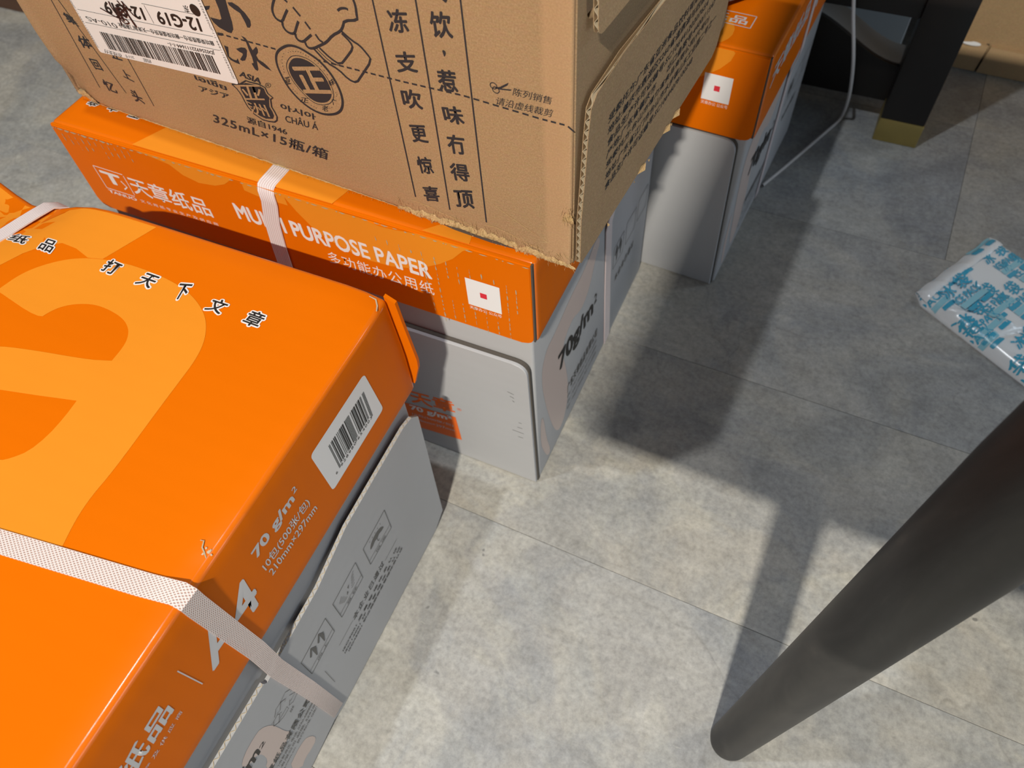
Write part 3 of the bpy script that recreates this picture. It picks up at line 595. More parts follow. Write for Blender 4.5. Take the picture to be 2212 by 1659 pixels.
def sagA(c):
    c = Vector(c); W = GEO['W']; H = GEO['HA']
    if c.z < H - 0.06: k = 0.0
    else: k = (c.z - (H - 0.06)) / 0.06
    d = math.exp(-((c.x + 0.315) / 0.040) ** 2 - ((c.y - W) / 0.045) ** 2)
    c.z -= 0.013 * d * k; c.y -= 0.010 * d * k
    # crushed far right corner and softened edge by the long strap
    d2 = math.exp(-((c.x) / 0.016) ** 2 - ((c.y - W) / 0.016) ** 2); c.z -= 0.004 * d2 * k; c.x -= 0.004 * d2 * k
    d3 = math.exp(-((c.x) / 0.010) ** 2 - ((c.y - 0.128) / 0.014) ** 2); c.z -= 0.0028 * d3 * k; c.x -= 0.0018 * d3 * k
    return c
W_ = GEO['W']; HA, HB, HC = GEO['HA'], GEO['HB'], GEO['HC']
tA, lidA, baseA = carton('A', 'orange and white paper carton nearest the viewer, with barcode sticker and A4 on its side', W_, HA, GEO['lA'], GEO['A'], sagA, front_seam=False, base_in=0.009)
WB = 0.327
tB, lidB, baseB = carton('B', 'orange and white copy paper carton under the brown bottle box, with scuffed lid front', WB, HB, GEO['lB'], GEO['B'])
tC, lidC, baseC = carton('C', 'orange and white copy paper carton farthest back, beside the black chair leg', 0.326, HC, GEO['lC'], GEO['C'])

# ---- lid front panels with their seam (middle and far carton)
def lid_front(lid, H, hl, x0=-CL, x1=-0.0022):
    bm = bmesh.new(); zb = H - hl - 0.001
    pts = rounded([(x0 + 0.002, zb), (x1, zb), (x1, H - 0.0005), (x0 + 0.002, H - 0.0005)], 0.010, 6, (0, 1))
    prism(bm, pts, lambda a, b, d: Vector((a, d, b)), 0.0, 0.0031)
    es = [e for e in bm.edges if all(abs(v.co.y) < 1e-6 for v in e.verts)]
    bmesh.ops.bevel(bm, geom=es, offset=0.0007, segments=2, affect='EDGES')
    fp = obj('front_panel', bm, M['orange'], lid, 35)
    bm = bmesh.new(); box(bm, (x1 - 0.0002, 0.0012, zb + 0.004), (x1 + 0.0012, 0.004, H - 0.001))
    obj('seam', bm, M['board_gap'], lid)
    return fp
fpB = lid_front(lidB, HB, GEO['lB']); fpC = lid_front(lidC, HC, GEO['lC'])

# ---- carton A, top print
tA_top = face_t(HA)
bm = bmesh.new(); poly2(bm, smooth_loop(G['A_sh1'][:22], 2, False) + smooth_loop(G['A_sh1'][22:34], 2, False) + smooth_loop(G['A_sh1'][34:], 2, False), smooth_loop(G['A_hole'][2:] , 1, False) + G['A_hole'][:2])
ink('large_amber_numeral', bm, M['amber'], lidA, tA_top, 0.00018, 0.016, sagA)
bm = bmesh.new(); poly2(bm, [(max(-CL + 0.003, min(-0.003, p[0])), min(W_ - 0.004, p[1])) for p in G['A_sh2']]); ink('upper_amber_shape', bm, M['amber'], lidA, tA_top, 0.00018, 0.012, sagA)
bm = bmesh.new(); poly2(bm, [(p[0], min(W_ - 0.004, p[1])) for p in G['A_tri']]); ink('orange_spike', bm, M['orange'], lidA, tA_top, 0.0004, 0.012, sagA)
for i, ch in enumerate('纸品打天下文章'):
    P = [Vector(q) for q in G['Ac%d' % i]]
    bmo = bmesh.new(); text2(bmo, ch, P, 0.095, ref=0.03); ink('letter_outline', bmo, M['white_ink'], lidA, tA_top, 0.00045, None, sagA)
    bmo = bmesh.new(); text2(bmo, ch, P, 0.016, ref=0.03); ink('letter', bmo, M['black_ink'], lidA, tA_top, 0.00062, None, sagA)
P = [(-0.345, 0.2804), (-0.334, 0.2804), (-0.343, 0.291)]
for k, ch in enumerate('章'):
    bmo = bmesh.new(); text2(bmo, ch, P, 0.095, ref=0.03); ink('letter_outline', bmo, M['white_ink'], lidA, tA_top, 0.00045, 0.012, sagA)
    bmo = bmesh.new(); text2(bmo, ch, P, 0.016, ref=0.03); ink('letter', bmo, M['black_ink'], lidA, tA_top, 0.00062, 0.012, sagA)

# ---- carton A, right lid face
fAr = lambda a, b, d: sagA(Vector((0.0, a, b))) + Vector((d, 0, 0))
bc = G['A_bc']
bcp = rounded([(0.2190, 0.3020), (0.2215, 0.2492), (0.2922, 0.2500), (0.2862, 0.3020)], 0.004)
bm = bmesh.new(); poly2(bm, [tuple(v) for v in bcp]); st = ink('barcode_sticker', bm, M['label'], lidA, fAr, 0.0002)
LP = ['0001101', '0011001', '0010011', '0111101', '0100011', '0110001', '0101111', '0111011', '0110111', '0001011']
def ean(code):
    par = ['LLLLLL', 'LLGLGG', 'LLGGLG', 'LLGGGL', 'LGLLGG', 'LGGLLG', 'LGGGLL', 'LGLGLG', 'LGLGGL', 'LGGLGL'][int(code[0])]
    s = '101'
    for c, p in zip(code[1:7], par):
        b = LP[int(c)]; s += b if p == 'L' else ''.join('1' if x == '0' else '0' for x in b)[::-1]
    s += '01010'
    for c in code[7:]: s += ''.join('1' if x == '0' else '0' for x in LP[int(c)])
    return s + '101'
code = ean('6928980654003')
bm = bmesh.new(); bx0, bx1 = 0.2345, 0.2800; mw = (bx1 - bx0) / 95
for i, c in enumerate(code):
    if c == '1':
        long = i < 3 or i > 91 or 45 <= i <= 49
        rect2(bm, bx0 + i * mw, 0.2617 if not long else 0.2590, bx0 + (i + 1) * mw, 0.2895)
text2(bm, '6', [(0.2298, 0.2578), (0.2318, 0.2578), (0.2298, 0.2606)], 0.0)
text2(bm, '928980', [(0.2364, 0.2578), (0.2563, 0.2578), (0.2364, 0.2606)], 0.0, 1.25)
text2(bm, '654003', [(0.2590, 0.2578), (0.2785, 0.2578), (0.2590, 0.2606)], 0.0, 1.25)
ink('barcode', bm, M['black_ink'], lidA, fAr, 0.00035)
T('large_lettering', 'A4', [(0.0912, 0.2590), (0.1370, 0.2545), (0.0952, 0.2925)], M['grey_ink'], lidA, fAr, 0.026)
T('weight_lettering', '70 g/m', [(0.1530, 0.2850), (0.1940, 0.2850), (0.1524, 0.2975)], M['grey_ink'], lidA, fAr, 0.035, 1.0)
T('superscript', '2', [(0.1955, 0.2930), (0.1992, 0.2930), (0.1957, 0.2985)], M['grey_ink'], lidA, fAr, 0.015)
T('sheet_count', '10包(500张/包)', [(0.1520, 0.2675), (0.2018, 0.2660), (0.1518, 0.2790)], M['grey_ink'], lidA, fAr, 0.012)
T('sheet_size', '210mm×297mm', [(0.1530, 0.2585), (0.2042, 0.2550), (0.1527, 0.2665)], M['grey_ink'], lidA, fAr, 0.012)
bm = bmesh.new(); stroke(bm, [(0.0808, 0.2950), (0.0819, 0.2616)], 0.0007); ink('divider', bm, M['grey_ink'], lidA, fAr)
T('brand_lettering', '天章纸品', [(-0.0300 + 0.012, 0.2705), (0.0635, 0.2740), (-0.0165, 0.2890), ], M['grey_ink'], lidA, fAr, 0.024)
T('tagline', '文 化 用 纸 专 业 生 产 及 供 应 商', [(-0.018, 0.2600), (0.0650, 0.2640), (-0.018, 0.2640)], M['grey_ink'], lidA, fAr, 0.0)
T('top_lettering', 'S', [(-0.1420, 0.0620), (-0.1270, 0.0620), (-0.1390, 0.0850)], M['white_ink'], lidA, tA_top, 0.05)
# flared corner flap of the back panel
bm = bmesh.new()
q = [(-0.006, 0.3265), (0.0015, 0.3215), (0.0028, 0.300), (0.0060, 0.256), (0.0055, 0.247), (0.0000, 0.2260), (-0.006, 0.2260)]
prism(bm, q, lambda a, b, d: Vector((a, W_ + d + max(0, a) * 0.35, b)), 0.0002, 0.003)
obj('corner_flap', bm, M['orange'], lidA, 20)
# torn paper at the strap and the far corner
def scuff(parent, centre, r, m, n=9, seed=0, f=None, name='scuff'):
    rnd = random.Random(seed); bm = bmesh.new()
    for k in range(n):
        a = rnd.uniform(0, 6.28); rr = r * rnd.uniform(0.1, 1); c = Vector(centre) + Vector((math.cos(a) * rr, math.sin(a) * rr * 0.6))
        pts = []
        for j in range(6):
            an = j / 6 * 6.283; q = r * rnd.uniform(0.06, 0.28); pts.append((c.x + math.cos(an) * q, c.y + math.sin(an) * q * 0.8))
        poly2(bm, pts)
    return ink(name, bm, m, parent, f, 0.0006)
scuff(lidA, (-0.0040, 0.137), 0.0045, M['liner'], 6, 3, lambda a, b, d: sagA(Vector((a, b, HA + d))))
bm = bmesh.new(); stroke(bm, [(-0.0125, 0.141), (-0.0105, 0.1415), (-0.009, 0.138), (-0.0065, 0.1365), (-0.003, 0.134)], 0.0008, taper=True); ink('tear', bm, M['wear'], lidA, tA_top, 0.0008, None, sagA)
bm = bmesh.new(); stroke(bm, [(-0.012, W_ - 0.004), (-0.006, W_ - 0.0042), (-0.0025, W_ - 0.009), (-0.001, W_ - 0.014)], 0.0012, taper=True); ink('tear', bm, M['liner'], lidA, tA_top, 0.0008, None, sagA)

# ---- carton A, outer flap of the tray on its right side
ft = [(0.012, 0.1815), (0.045, 0.1816), (0.101, 0.1799)]
ft2 = [(0.116, 0.1803), (0.1720, 0.1825), (0.2176, 0.1950), (0.2520, 0.1960), (0.3080, 0.1970), (0.3205, 0.1935), (0.3285, 0.1835)]
fb = [(0.3240, 0.012), (0.3060, 0.0015), (0.125, 0.0015), (0.112, 0.0060), (0.070, 0.0015), (0.012, 0.0015)]
XF = -0.002
bm = bmesh.new(); prism(bm, ft + [(0.103, 0.176), (0.114, 0.176)] + ft2 + fb, lambda a, b, d: Vector((XF + d + 0.0045 * math.exp(-((b - 0.19) / 0.03) ** 2) * 0, a, b)), -0.003, 0.0)
flapA = obj('side_flap', bm, M['white_board'], baseA, 20)
# corrugated top edge of that flap
bm = bmesh.new(); pl = ft2[::-1] + ft[::-1]; k = 0
def edge_wave(bm, pl, x0, x1, pitch=0.006):
    import itertools
    pts = []; s = 0
    for a, b in zip(pl, pl[1:]):
        a = Vector(a); b = Vector(b); n = max(1, int((b - a).length / 0.0008))
        for i in range(n): pts.append((a + (b - a) * i / n, s + (b - a).length * i / n))
        s += (b - a).length
    prev = None
    for p, ss in pts:
        x = (x0 + x1) / 2 + (x1 - x0) * 0.38 * math.sin(ss / pitch * 6.283)
        cur = [bm.verts.new((x + dx, p.x, p.y + dz)) for dx, dz in ((-0.00025, 0.0004), (0.00025, 0.0004), (0.00025, -0.002), (-0.00025, -0.002))]
        if prev:
            for i in range(4): bm.faces.new((prev[i], prev[(i + 1) % 4], cur[(i + 1) % 4], cur[i]))
        prev = cur
edge_wave(bm, ft2[::-1], XF - 0.003, XF)
edge_wave(bm, ft[::-1], XF - 0.003, XF)
obj('flute_edge', bm, M['liner'], flapA)
bm = bmesh.new(); prism(bm, rounded([(0.105, 0.2), (0.113, 0.2), (0.113, 0.168), (0.105, 0.168)], 0.002), lambda a, b, d: Vector((-0.0052 + d, a, b)), 0, 0.0001)
fAw = face_r(XF)
def quad_outline(bm, P, w, drop=None):
    stroke(bm, P + [P[0]], w)
bm = bmesh.new()
for key in ('A_box1', 'A_box2', 'A_box3'):
    P = [Vector(q) for q in G[key]]
    for a, b in zip(P, P[1:] + P[:1]): stroke(bm, [a, b], 0.0006)
    # P: top-right, bottom-right, bottom-left, top-left
    a = P[1].lerp(P[0], 0.20); b = P[2].lerp(P[3], 0.20); stroke(bm, [a, b], 0.0004)
    bl, br, tl = P[2], P[1], P[3]; U = br - bl; V = tl - bl
    if key == 'A_box1':
        text2(bm, '↑↑', [bl + U * .22 + V * .30, bl + U * .80 + V * .30, bl + U * .22 + V * .88], 0.03)
        text2(bm, '向 上', [bl + U * .30 + V * .04, bl + U * .72 + V * .04, bl + U * .30 + V * .15])
    if key == 'A_box2':
        text2(bm, '易 碎', [bl + U * .28 + V * .04, bl + U * .74 + V * .04, bl + U * .28 + V * .15])
        c = bl + U * .5 + V * .55
        for sgn in (-1, 1):   # shattering glass
            poly2(bm, [tuple(c + U * .03 * sgn + V * .0), tuple(c + U * .09 * sgn + V * (.14 * sgn)), tuple(c + U * .02 * sgn + V * (.10 * sgn))])
            for k in range(5):
                a = c + U * (0.10 + 0.03 * k) * sgn + V * (-0.12 + 0.09 * k - 0.06); stroke(bm, [a, a + U * 0.15 * sgn + V * (0.02 + 0.03 * k) * sgn], 0.0004)
    if key == 'A_box3':
        text2(bm, '怕 湿', [bl + U * .28 + V * .04, bl + U * .74 + V * .04, bl + U * .28 + V * .15])
        c = bl + U * .48 + V * .52
        dome = [c + U * .30 * math.cos(t) + V * .26 * math.sin(t) for t in [math.pi * k / 12 for k in range(13)]]
        poly2(bm, [tuple(v) for v in dome] + [tuple(c + U * x + V * (0.05 if k % 2 else 0.0)) for k, x in enumerate((-.2, -.1, 0, .1, .2))])
        stroke(bm, [c, c - V * .14, c - V * .19 + U * .03, c - V * .15 + U * .07], 0.0006)
        for k in range(5): a = c + U * (-.24 + .12 * k) + V * .30; stroke(bm, [a, a + V * .07 + U * .01], 0.0004)
ink('handling_symbols', bm, M['soft_black_ink'], baseA, fAw)
bm = bmesh.new(); bm.free()
for P in (G['A_vl'], [(0.1570, 0.0865), (0.1790, 0.0868)], [(0.2345, 0.0880), (0.2560, 0.0885)]):
    bm = bmesh.new(); stroke(bm, [tuple(q) for q in P], 0.0004); ink('rule', bm, M['soft_black_ink'], baseA, fAw)
T('certification_title', '本企业已通过', [(0.1801, 0.0822), (0.2319, 0.0855), (0.1806, 0.0910)], M['soft_black_ink'], baseA, fAw, 0.02, 1.25)
bm = bmesh.new()
text2(bm, 'ISO9001 质 量 管 理 体 系 认 证', [(0.1563, 0.0705), (0.2518, 0.0760), (0.1563, 0.0745)], 0.005)
text2(bm, 'ISO14001 环 境 管 理 体 系 认 证', [(0.1563, 0.0640), (0.2555, 0.0695), (0.1563, 0.0680)], 0.005)
text2(bm, 'ISO45001 职业健康安全管理体系认证', [(0.1600, 0.0580), (0.2575, 0.0635), (0.1600, 0.0620)], 0.005)
ink('certification_lines', bm, M['soft_black_ink'], baseA, fAw)
bm = bmesh.new(); poly2(bm, smooth_loop(G['A_pk'], 1)); poly2(bm, smooth_loop(G['A_pk2'], 1)); ink('pale_numeral', bm, M['pink_ink'], baseA, fAw, 0.00018)
bm = bmesh.new()
for k in 'ABCDEFGH': stroke(bm, [tuple(q) for q in G['A_rec' + k]], 0.0004)
text2(bm, '再生纸', [tuple(q) for q in G['A_pap']], 0.0)
ink('recycling_symbol', bm, M['black_ink'], baseA, fAw, 0.0003)
bm = bmesh.new()
text2(bm, '广东天章纸品有限公司', [(0.0290, 0.0835), (0.1115, 0.0845), (0.0290, 0.0925)], 0.03, 1.1)
stroke(bm, [(0.03, 0.0815), (0.110, 0.0830)], 0.0003)
text2(bm, '地址: 广东省江门市新会区 电话: 0750-6888888', [(0.0330, 0.0735), (0.1130, 0.0755), (0.0330, 0.0785)])
text2(bm, '制造商: 纸品有限公司 邮编: 529100', [(0.0330, 0.0665), (0.1130, 0.0685), (0.0330, 0.0712)])
text2(bm, 'www.tianzhang.com.cn  执行标准 GB/T', [(0.0330, 0.0595), (0.1130, 0.0615), (0.0330, 0.0643)])
ink('maker_lines', bm, M['soft_black_ink'], baseA, fAw, 0.0003)
T('weight_lettering', '70g/m', [(0.0180, 0.1195), (0.0640, 0.1194), (0.0200, 0.1385)], M['black_ink'], baseA, fAw, 0.03, lift=0.0003)
T('superscript', '2', [(0.0660, 0.1251), (0.0717, 0.1249), (0.0664, 0.1305)], M['black_ink'], baseA, fAw, 0.0, lift=0.0003)

# ---- straps on carton A
T1 = HA + 0.0006
ySt = lambda x: 0.1115 + (x + 0.0025) * 0.128
pts = [(x, ySt(x), T1) for x in [-CL + 0.02 + k * (CL - 0.024) / 20 for k in range(20)]]
pts += [(-0.005, 0.1118, T1 + 0.0002), (0.0008, 0.1116, HA - 0.0018), (0.0006, 0.1116, HA - 0.012), (0.0006, 0.1130, 0.26), (0.0006, 0.1140, 0.222), (0.0007, 0.1136, 0.195), (XF + 0.0008, 0.1136, 0.178), (XF + 0.0007, 0.117, 0.10), (XF + 0.0008, 0.1195, 0.012), (XF - 0.004, 0.1200, 0.002)]
ribbon('strap', [Vector(p) for p in pts], 0.0132, M['strap'], tA, (0.05, 1, 0))
pts = []
for k in range(26):
    y = 0.01 + k * (W_ - 0.02) / 25; x = -0.345 + (y / W_) ** 1.0 * 0.048
    c = sagA(Vector((x, y, HA))); pts.append((x, y, max(c.z, HA - 0.0095 * (y / W_) ** 6) + 0.0007))
pts += [(-0.295, W_ - 0.002, HA - 0.0125), (-0.2935, W_ + 0.001, HA - 0.020), (-0.292, W_ + 0.0012, 0.25), (-0.29, W_ + 0.0012, 0.22)]
ribbon('strap', [Vector(p) for p in pts], 0.0125, M['strap_rib'], tA, (1, -0.12, 0))

# ---- carton B prints
fBf = face_f(0.0); fBt = face_t(HB)
def clipz(pts, zmax): return [(p[0], min(p[1], zmax)) for p in pts]
bm = bmesh.new(); poly2(bm, [(-0.3560, HB - 0.0008)] + clipz(G['B_l1'], HB - 0.0008)[1:-1] + [(-0.272, HB - 0.0008)]); ink('amber_shape', bm, M['amber'], fpB, fBf, 0.00012)
l2 = clipz(G['B_l2'], HB - 0.0008); l2 = [(-0.256, HB - 0.0008)] + l2[1:5] + [(-0.206, HB - 0.004)] + l2[7:-1] + [(-0.092, HB - 0.0008)]
bm = bmesh.new(); poly2(bm, l2); ink('amber_shape', bm, M['amber'], fpB, fBf, 0.00012)
bm = bmesh.new(); dd = [(-0.164, HB - 0.0008)] + clipz(G['B_d'], HB - 0.002)[1:-1] + [(-0.091, HB - 0.0008)]; poly2(bm, dd); ink('orange_shape', bm, M['orange'], fpB, fBf, 0.00018)
fBt_ = face_t(HB)
bm = bmesh.new(); poly2(bm, [(-0.330, 0.06), (-0.356, 0.0035), (-0.164, 0.0035), (-0.150, 0.06)]); ink('top_amber_shape', bm, M['amber'], lidB, fBt_, 0.00025)
bm = bmesh.new(); poly2(bm, [(-0.088, 0.0035), (-0.050, 0.0035), (-0.052, 0.012), (-0.072, 0.02)]); ink('top_amber_shape', bm, M['amber'], lidB, fBt_, 0.00025)
for i, (ch, x) in enumerate((('章', -0.4290), ('文', -0.4066), ('下', -0.3822))):
    P = [(x + 0.0105, 0.0425), (x, 0.0425), (x + 0.0085, 0.0315)]
    bmo = bmesh.new(); text2(bmo, ch, P, 0.095, ref=0.03); ink('letter_outline', bmo, M['white_ink'], lidB, fBt_, 0.00045)
    bmo = bmesh.new(); text2(bmo, ch, P, 0.016, ref=0.03); ink('letter', bmo, M['black_ink'], lidB, fBt_, 0.0006)
bm = bmesh.new()
for a, b in (((-0.4191, 0.2896), (-0.3860, 0.2893)), ((-0.3858, 0.2880), (-0.3858, 0.2665)), ((-0.4191, 0.2896), (-0.4191, 0.2645)), ((-0.4191, 0.2645), (-0.3870, 0.2645))): stroke(bm, [a, b], 0.0008)
for pp in (rounded([(-0.4150, 0.2862), (-0.4150, 0.2832), (-0.3925, 0.2832), (-0.3925, 0.2862)], 0.0012), rounded([(-0.4065, 0.2835), (-0.4065, 0.2725), (-0.4010, 0.2725), (-0.4010, 0.2835)], 0.001)): poly2(bm, [tuple(q) for q in pp])
stroke(bm, [(-0.3935, 0.2800), (-0.3900, 0.2740), (-0.3950, 0.2700)], 0.0014)
text2(bm, 'TANUO', [(-0.4190, 0.2590), (-0.3870, 0.2590), (-0.4190, 0.2625)], 0.03)
ink('logo', bm, M['white_ink'], fpB, fBf)
T('brand_lettering', '天章纸品', [(-0.3830, 0.2695), (-0.2970, 0.2700), (-0.3830, 0.2895)], M['white_ink'], fpB, fBf, 0.015)
T('tagline', '文 化 用 纸 专 业 生 产 及 供 应 商', [(-0.3823, 0.2595), (-0.2960, 0.2605), (-0.3823, 0.2632)], M['white_ink'], fpB, fBf, 0.0)
T('product_lettering', 'MULTI PURPOSE PAPER', [(-0.2660, 0.2802), (-0.0855, 0.2798), (-0.2660, 0.2965)], M['white_ink'], fpB, fBf, 0.035)
T('chinese_lettering', '多功能办公用纸', [(-0.1830, 0.2598), (-0.0858, 0.2602), (-0.1830, 0.2738)], M['white_ink'], fpB, fBf, 0.0, 1.1)
def square_label(parent, f, x0, x1, z0, z1, cap):
    bm = bmesh.new(); rect2(bm, x0, z0, x1, z1); ink('blank_white_label', bm, M['label'], parent, f, 0.0004)
    bm = bmesh.new(); cx, cz = (x0 + x1) / 2, (z0 + z1) / 2; rect2(bm, cx - .0028, cz - .0028, cx + .0028, cz + .0028); ink('red_square', bm, M['red_ink'], parent, f, 0.00055)
    T('caption', '天章办公 公众号', [(x0 + 0.0005, z0 - 0.0052), (x1 - 0.0005, z0 - 0.0052), (x0 + 0.0005, z0 - 0.0014)], M['white_ink'], parent, f, 0.0)
square_label(fpB, fBf, -0.0556, -0.0274, 0.2640, 0.2942, None)
# worn flute lines on the lid front
rnd = random.Random(5); bm = bmesh.new()
def worn(bm, x, z0, z1, w=0.0009):
    z = z1
    while z > z0:
        l = rnd.uniform(0.002, 0.006); ww = w * rnd.uniform(0.3, 1.15)
        pts = [(x + rnd.uniform(-.0002, .0002) - ww / 2, z - l * t) for t in (0, .3, .6)] + [(x, z - l)] + [(x + rnd.uniform(-.0002, .0002) + ww / 2, z - l * t) for t in (.7, .35)] + [(x, z + 0.0003)]
        poly2(bm, pts); z -= l + rnd.uniform(0.0003, 0.003)
for i, (x, z0, z1) in enumerate([(-.129, .305, .309), (-.119, .304, .309), (-.109, .301, .308), (-.099, .302, .306), (-.090, .270, .308), (-.0795, .232, .306), (-.0700, .285, .305), (-.0610, .282, .303), (-.0510, .236, .304), (-.0412, .237, .303), (-.0315, .238, .301), (-.0215, .238, .299), (-.0140, .270, .297), (-.088, .240, .262), (-.0700, .240, .262), (-.0610, .240, .262)]): worn(bm, x, z0, z1)
for i, x in enumerate([-.434 + k * 0.0073 for k in range(11)]):
    worn(bm, x, 0.3150 - 0.0002 * i - (0.006 if i < 7 else 0.002), 0.3190 + 0.0002 * i, 0.0009)
ink('worn_flutes', bm, M['wear'], fpB, fBf, 0.00035, label='grey-brown lines where the orange print is rubbed off')
bm = bmesh.new(); x = -0.441
while x < -0.006:
    l = rnd.uniform(0.001, 0.008); h = 0.0011 * (1.5 if x < -0.38 else rnd.uniform(.15, .7)) * rnd.uniform(0.4, 1.1)
    poly2(bm, [(x, HB - .0024 - h * rnd.uniform(.2, 1)), (x + l * .5, HB - .0028 - h), (x + l, HB - .0022 - h * .3), (x + l * .6, HB - .0020), (x + l * .2, HB - .0021)]); x += l + rnd.uniform(0.0005, 0.006 if x > -.38 else .0015)
ink('worn_top_edge', bm, M['wear'], fpB, fBf, 0.00035)
# outer flap on the tray front (B and C)
def tray_flap(base, pts, y=-0.001, wch=(2,)):
    bm = bmesh.new(); prism(bm, rounded(pts, 0.014, 7, wch), lambda a, b, d: Vector((a, y + d, b)), 0.0, 0.003)
    es = [e for e in bm.edges if all(abs(v.co.y - y) < 1e-6 for v in e.verts)]; bmesh.ops.bevel(bm, geom=es, offset=0.0005, segments=1, affect='EDGES')
    o = obj('front_flap', bm, M['white_board'], base, 25)
    bm = bmesh.new(); q = rounded(pts, 0.014, 7, wch); prism(bm, [(p[0] + (0.0012 if p[0] > -0.2 else 0), p[1] + (0.0012 if p[1] > 0.1 else 0)) for p in q], lambda a, b, d: Vector((a, y + 0.003 + d, b)), 0.0, 0.0032)
    obj('flap_edge', bm, M['board_gap'], base); return o
fB_ = tray_flap(baseB, [(-CL + 0.01, 0.0015), (-0.0070, 0.0015), (-0.0095, 0.2030), (-CL + 0.01, 0.1950)])
fC_ = tray_flap(baseC, [(-CL + 0.01, 0.0015), (-0.0095, 0.0015), (-0.0150, 0.2085), (-CL + 0.01, 0.2045)], 0.0)
fBw = face_f(-0.001)
T('brand_lettering', '天章', [(-0.1400, 0.0760), (-0.0905, 0.0840), (-0.1395, 0.0990)], M['orange_ink'], fB_, fBw, 0.026)
T('brand_lettering', '品', [(-0.1700, 0.0700), (-0.1470, 0.0740), (-0.1695, 0.0930)], M['orange_ink'], fB_, fBw, 0.026)
T('trademark', '®', [(-0.0870, 0.0930), (-0.0820, 0.0935), (-0.0870, 0.0975)], M['orange_ink'], fB_, fBw, 0.0)
bm = bmesh.new(); poly2(bm, [(-0.2300, 0.0150), (-0.0890, 0.0343), (-0.0908, 0.0775), (-0.2300, 0.0590)]); ink('orange_block', bm, M['orange_ink'], fB_, fBw)
T('weight_lettering', '70 g/m²', [(-0.1440, 0.0580), (-0.0960, 0.0650), (-0.1438, 0.0690)], M['white_ink'], fB_, fBw, 0.04, lift=0.0005)
T('sheet_count', '10包(500张/包)', [(-0.1440, 0.0490), (-0.0955, 0.0560), (-0.1440, 0.0545)], M['grey_ink'], fB_, fBw, 0.0, lift=0.0005)
T('sheet_size', '210mm×297mm', [(-0.1440, 0.0405), (-0.0955, 0.0475), (-0.1440, 0.0450)], M['grey_ink'], fB_, fBw, 0.0, lift=0.0005)
bm = bmesh.new(); mk = G['B_mk']
for a, b in ((0, 1), (2, 3), (4, 5), (6, 7)): stroke(bm, [mk[a], mk[b]], 0.0005)
for k in range(3): stroke(bm, [(-0.0295 + 0.002 * k, 0.158 - 0.006 * k), (-0.0235, 0.1565 - 0.006 * k)], 0.0005)
ink('scuff_lines', bm, M['soft_black_ink'], fB_, fBw)
# right side of the tray: pale numeral, weight, small print
fBr = face_r(-0.006); fAr2 = face_r
def side_print(base, f):
    bm = bmesh.new()
    poly2(bm, smooth_loop([(.018, .165), (.028, .10), (.05, .02), (.07, .015), (.085, .05), (.078, .10), (.065, .15), (.09, .165), (.115, .15), (.135, .16), (.15, .19), (.16, .20), (.15, .215), (.12, .20), (.09, .20), (.05, .19), (.03, .19)], 2))
    poly2(bm, smooth_loop([(.012, .06), (.02, .03), (.028, .01), (.035, .012), (.026, .05), (.02, .10), (.014, .10)], 1))
    ink('pale_numeral', bm, M['pink_ink'], base, f)
    T('weight_lettering', '70g/m', [(0.0600, 0.1140), (0.1480, 0.1000), (0.0580, 0.1480)], M['black_ink'], base, f, 0.035, lift=0.0005)
    T('superscript', '2', [(0.1500, 0.1180), (0.1580, 0.1170), (0.1500, 0.1320)], M['black_ink'], base, f, 0.0, lift=0.0005)
    bm = bmesh.new(); text2(bm, '广东天章纸品有限公司', [(.080, .055), (.165, .050), (.080, .070)], 0.02, 1.1)
    for k in range(3): text2(bm, '地址: 广东省江门市新会区 电话: 0750-6888888', [(.080, .045 - k * .011), (.165, .040 - k * .011), (.080, .051 - k * .011)])
    for k in range(3):
        a = 0.205 + 0.038 * k
        for p, q in (((a, .115), (a + .030, .113)), ((a + .030, .113), (a + .030, .143)), ((a + .030, .143), (a, .145)), ((a, .145), (a, .115))): stroke(bm, [p, q], 0.0008)
    text2(bm, '↑↑', [(.210, .120), (.230, .119), (.210, .141)], 0.05)
    text2(bm, '本企业已通过', [(.215, .085), (.275, .083), (.215, .095)], 0.02, 1.2)
    ink('small_print', bm, M['soft_black_ink'], base, f, 0.0004)
side_print(baseB, fBr); side_print(baseC, fBr)
# straps on B
zt = HB + 0.0006
pts = [(-0.2230 , 0.30 - k * 0.0295, zt) for k in range(11)] + [(-0.2225, 0.0015, zt - 0.0004), (-0.2222, -0.0012, HB - 0.004), (-0.2230, -0.0013, HB - 0.015), (-0.2290, -0.0012, 0.29), (-0.2330, -0.0012, 0.26), (-0.2350, -0.0012, 0.238), (-0.236, -0.0018, 0.19), (-0.236, -0.0018, 0.01)]
ribbon('strap', [Vector(p) for p in pts], 0.0150, M['strap_rib'], tB, (1, 0, -0.05))
pts = [(-0.3, 0.170, zt), (-0.01, 0.172, zt), (0.0, 0.173, HB - 0.002), (0.0008, 0.173, HB - 0.01), (0.0008, 0.176, 0.237), (-0.0045, 0.179, 0.20), (-0.0052, 0.190, 0.10), (-0.0052, 0.2005, 0.002)]
ribbon('strap', [Vector(p) for p in pts], 0.0155, M['strap_rib'], tB, (0, 1, 0.03))
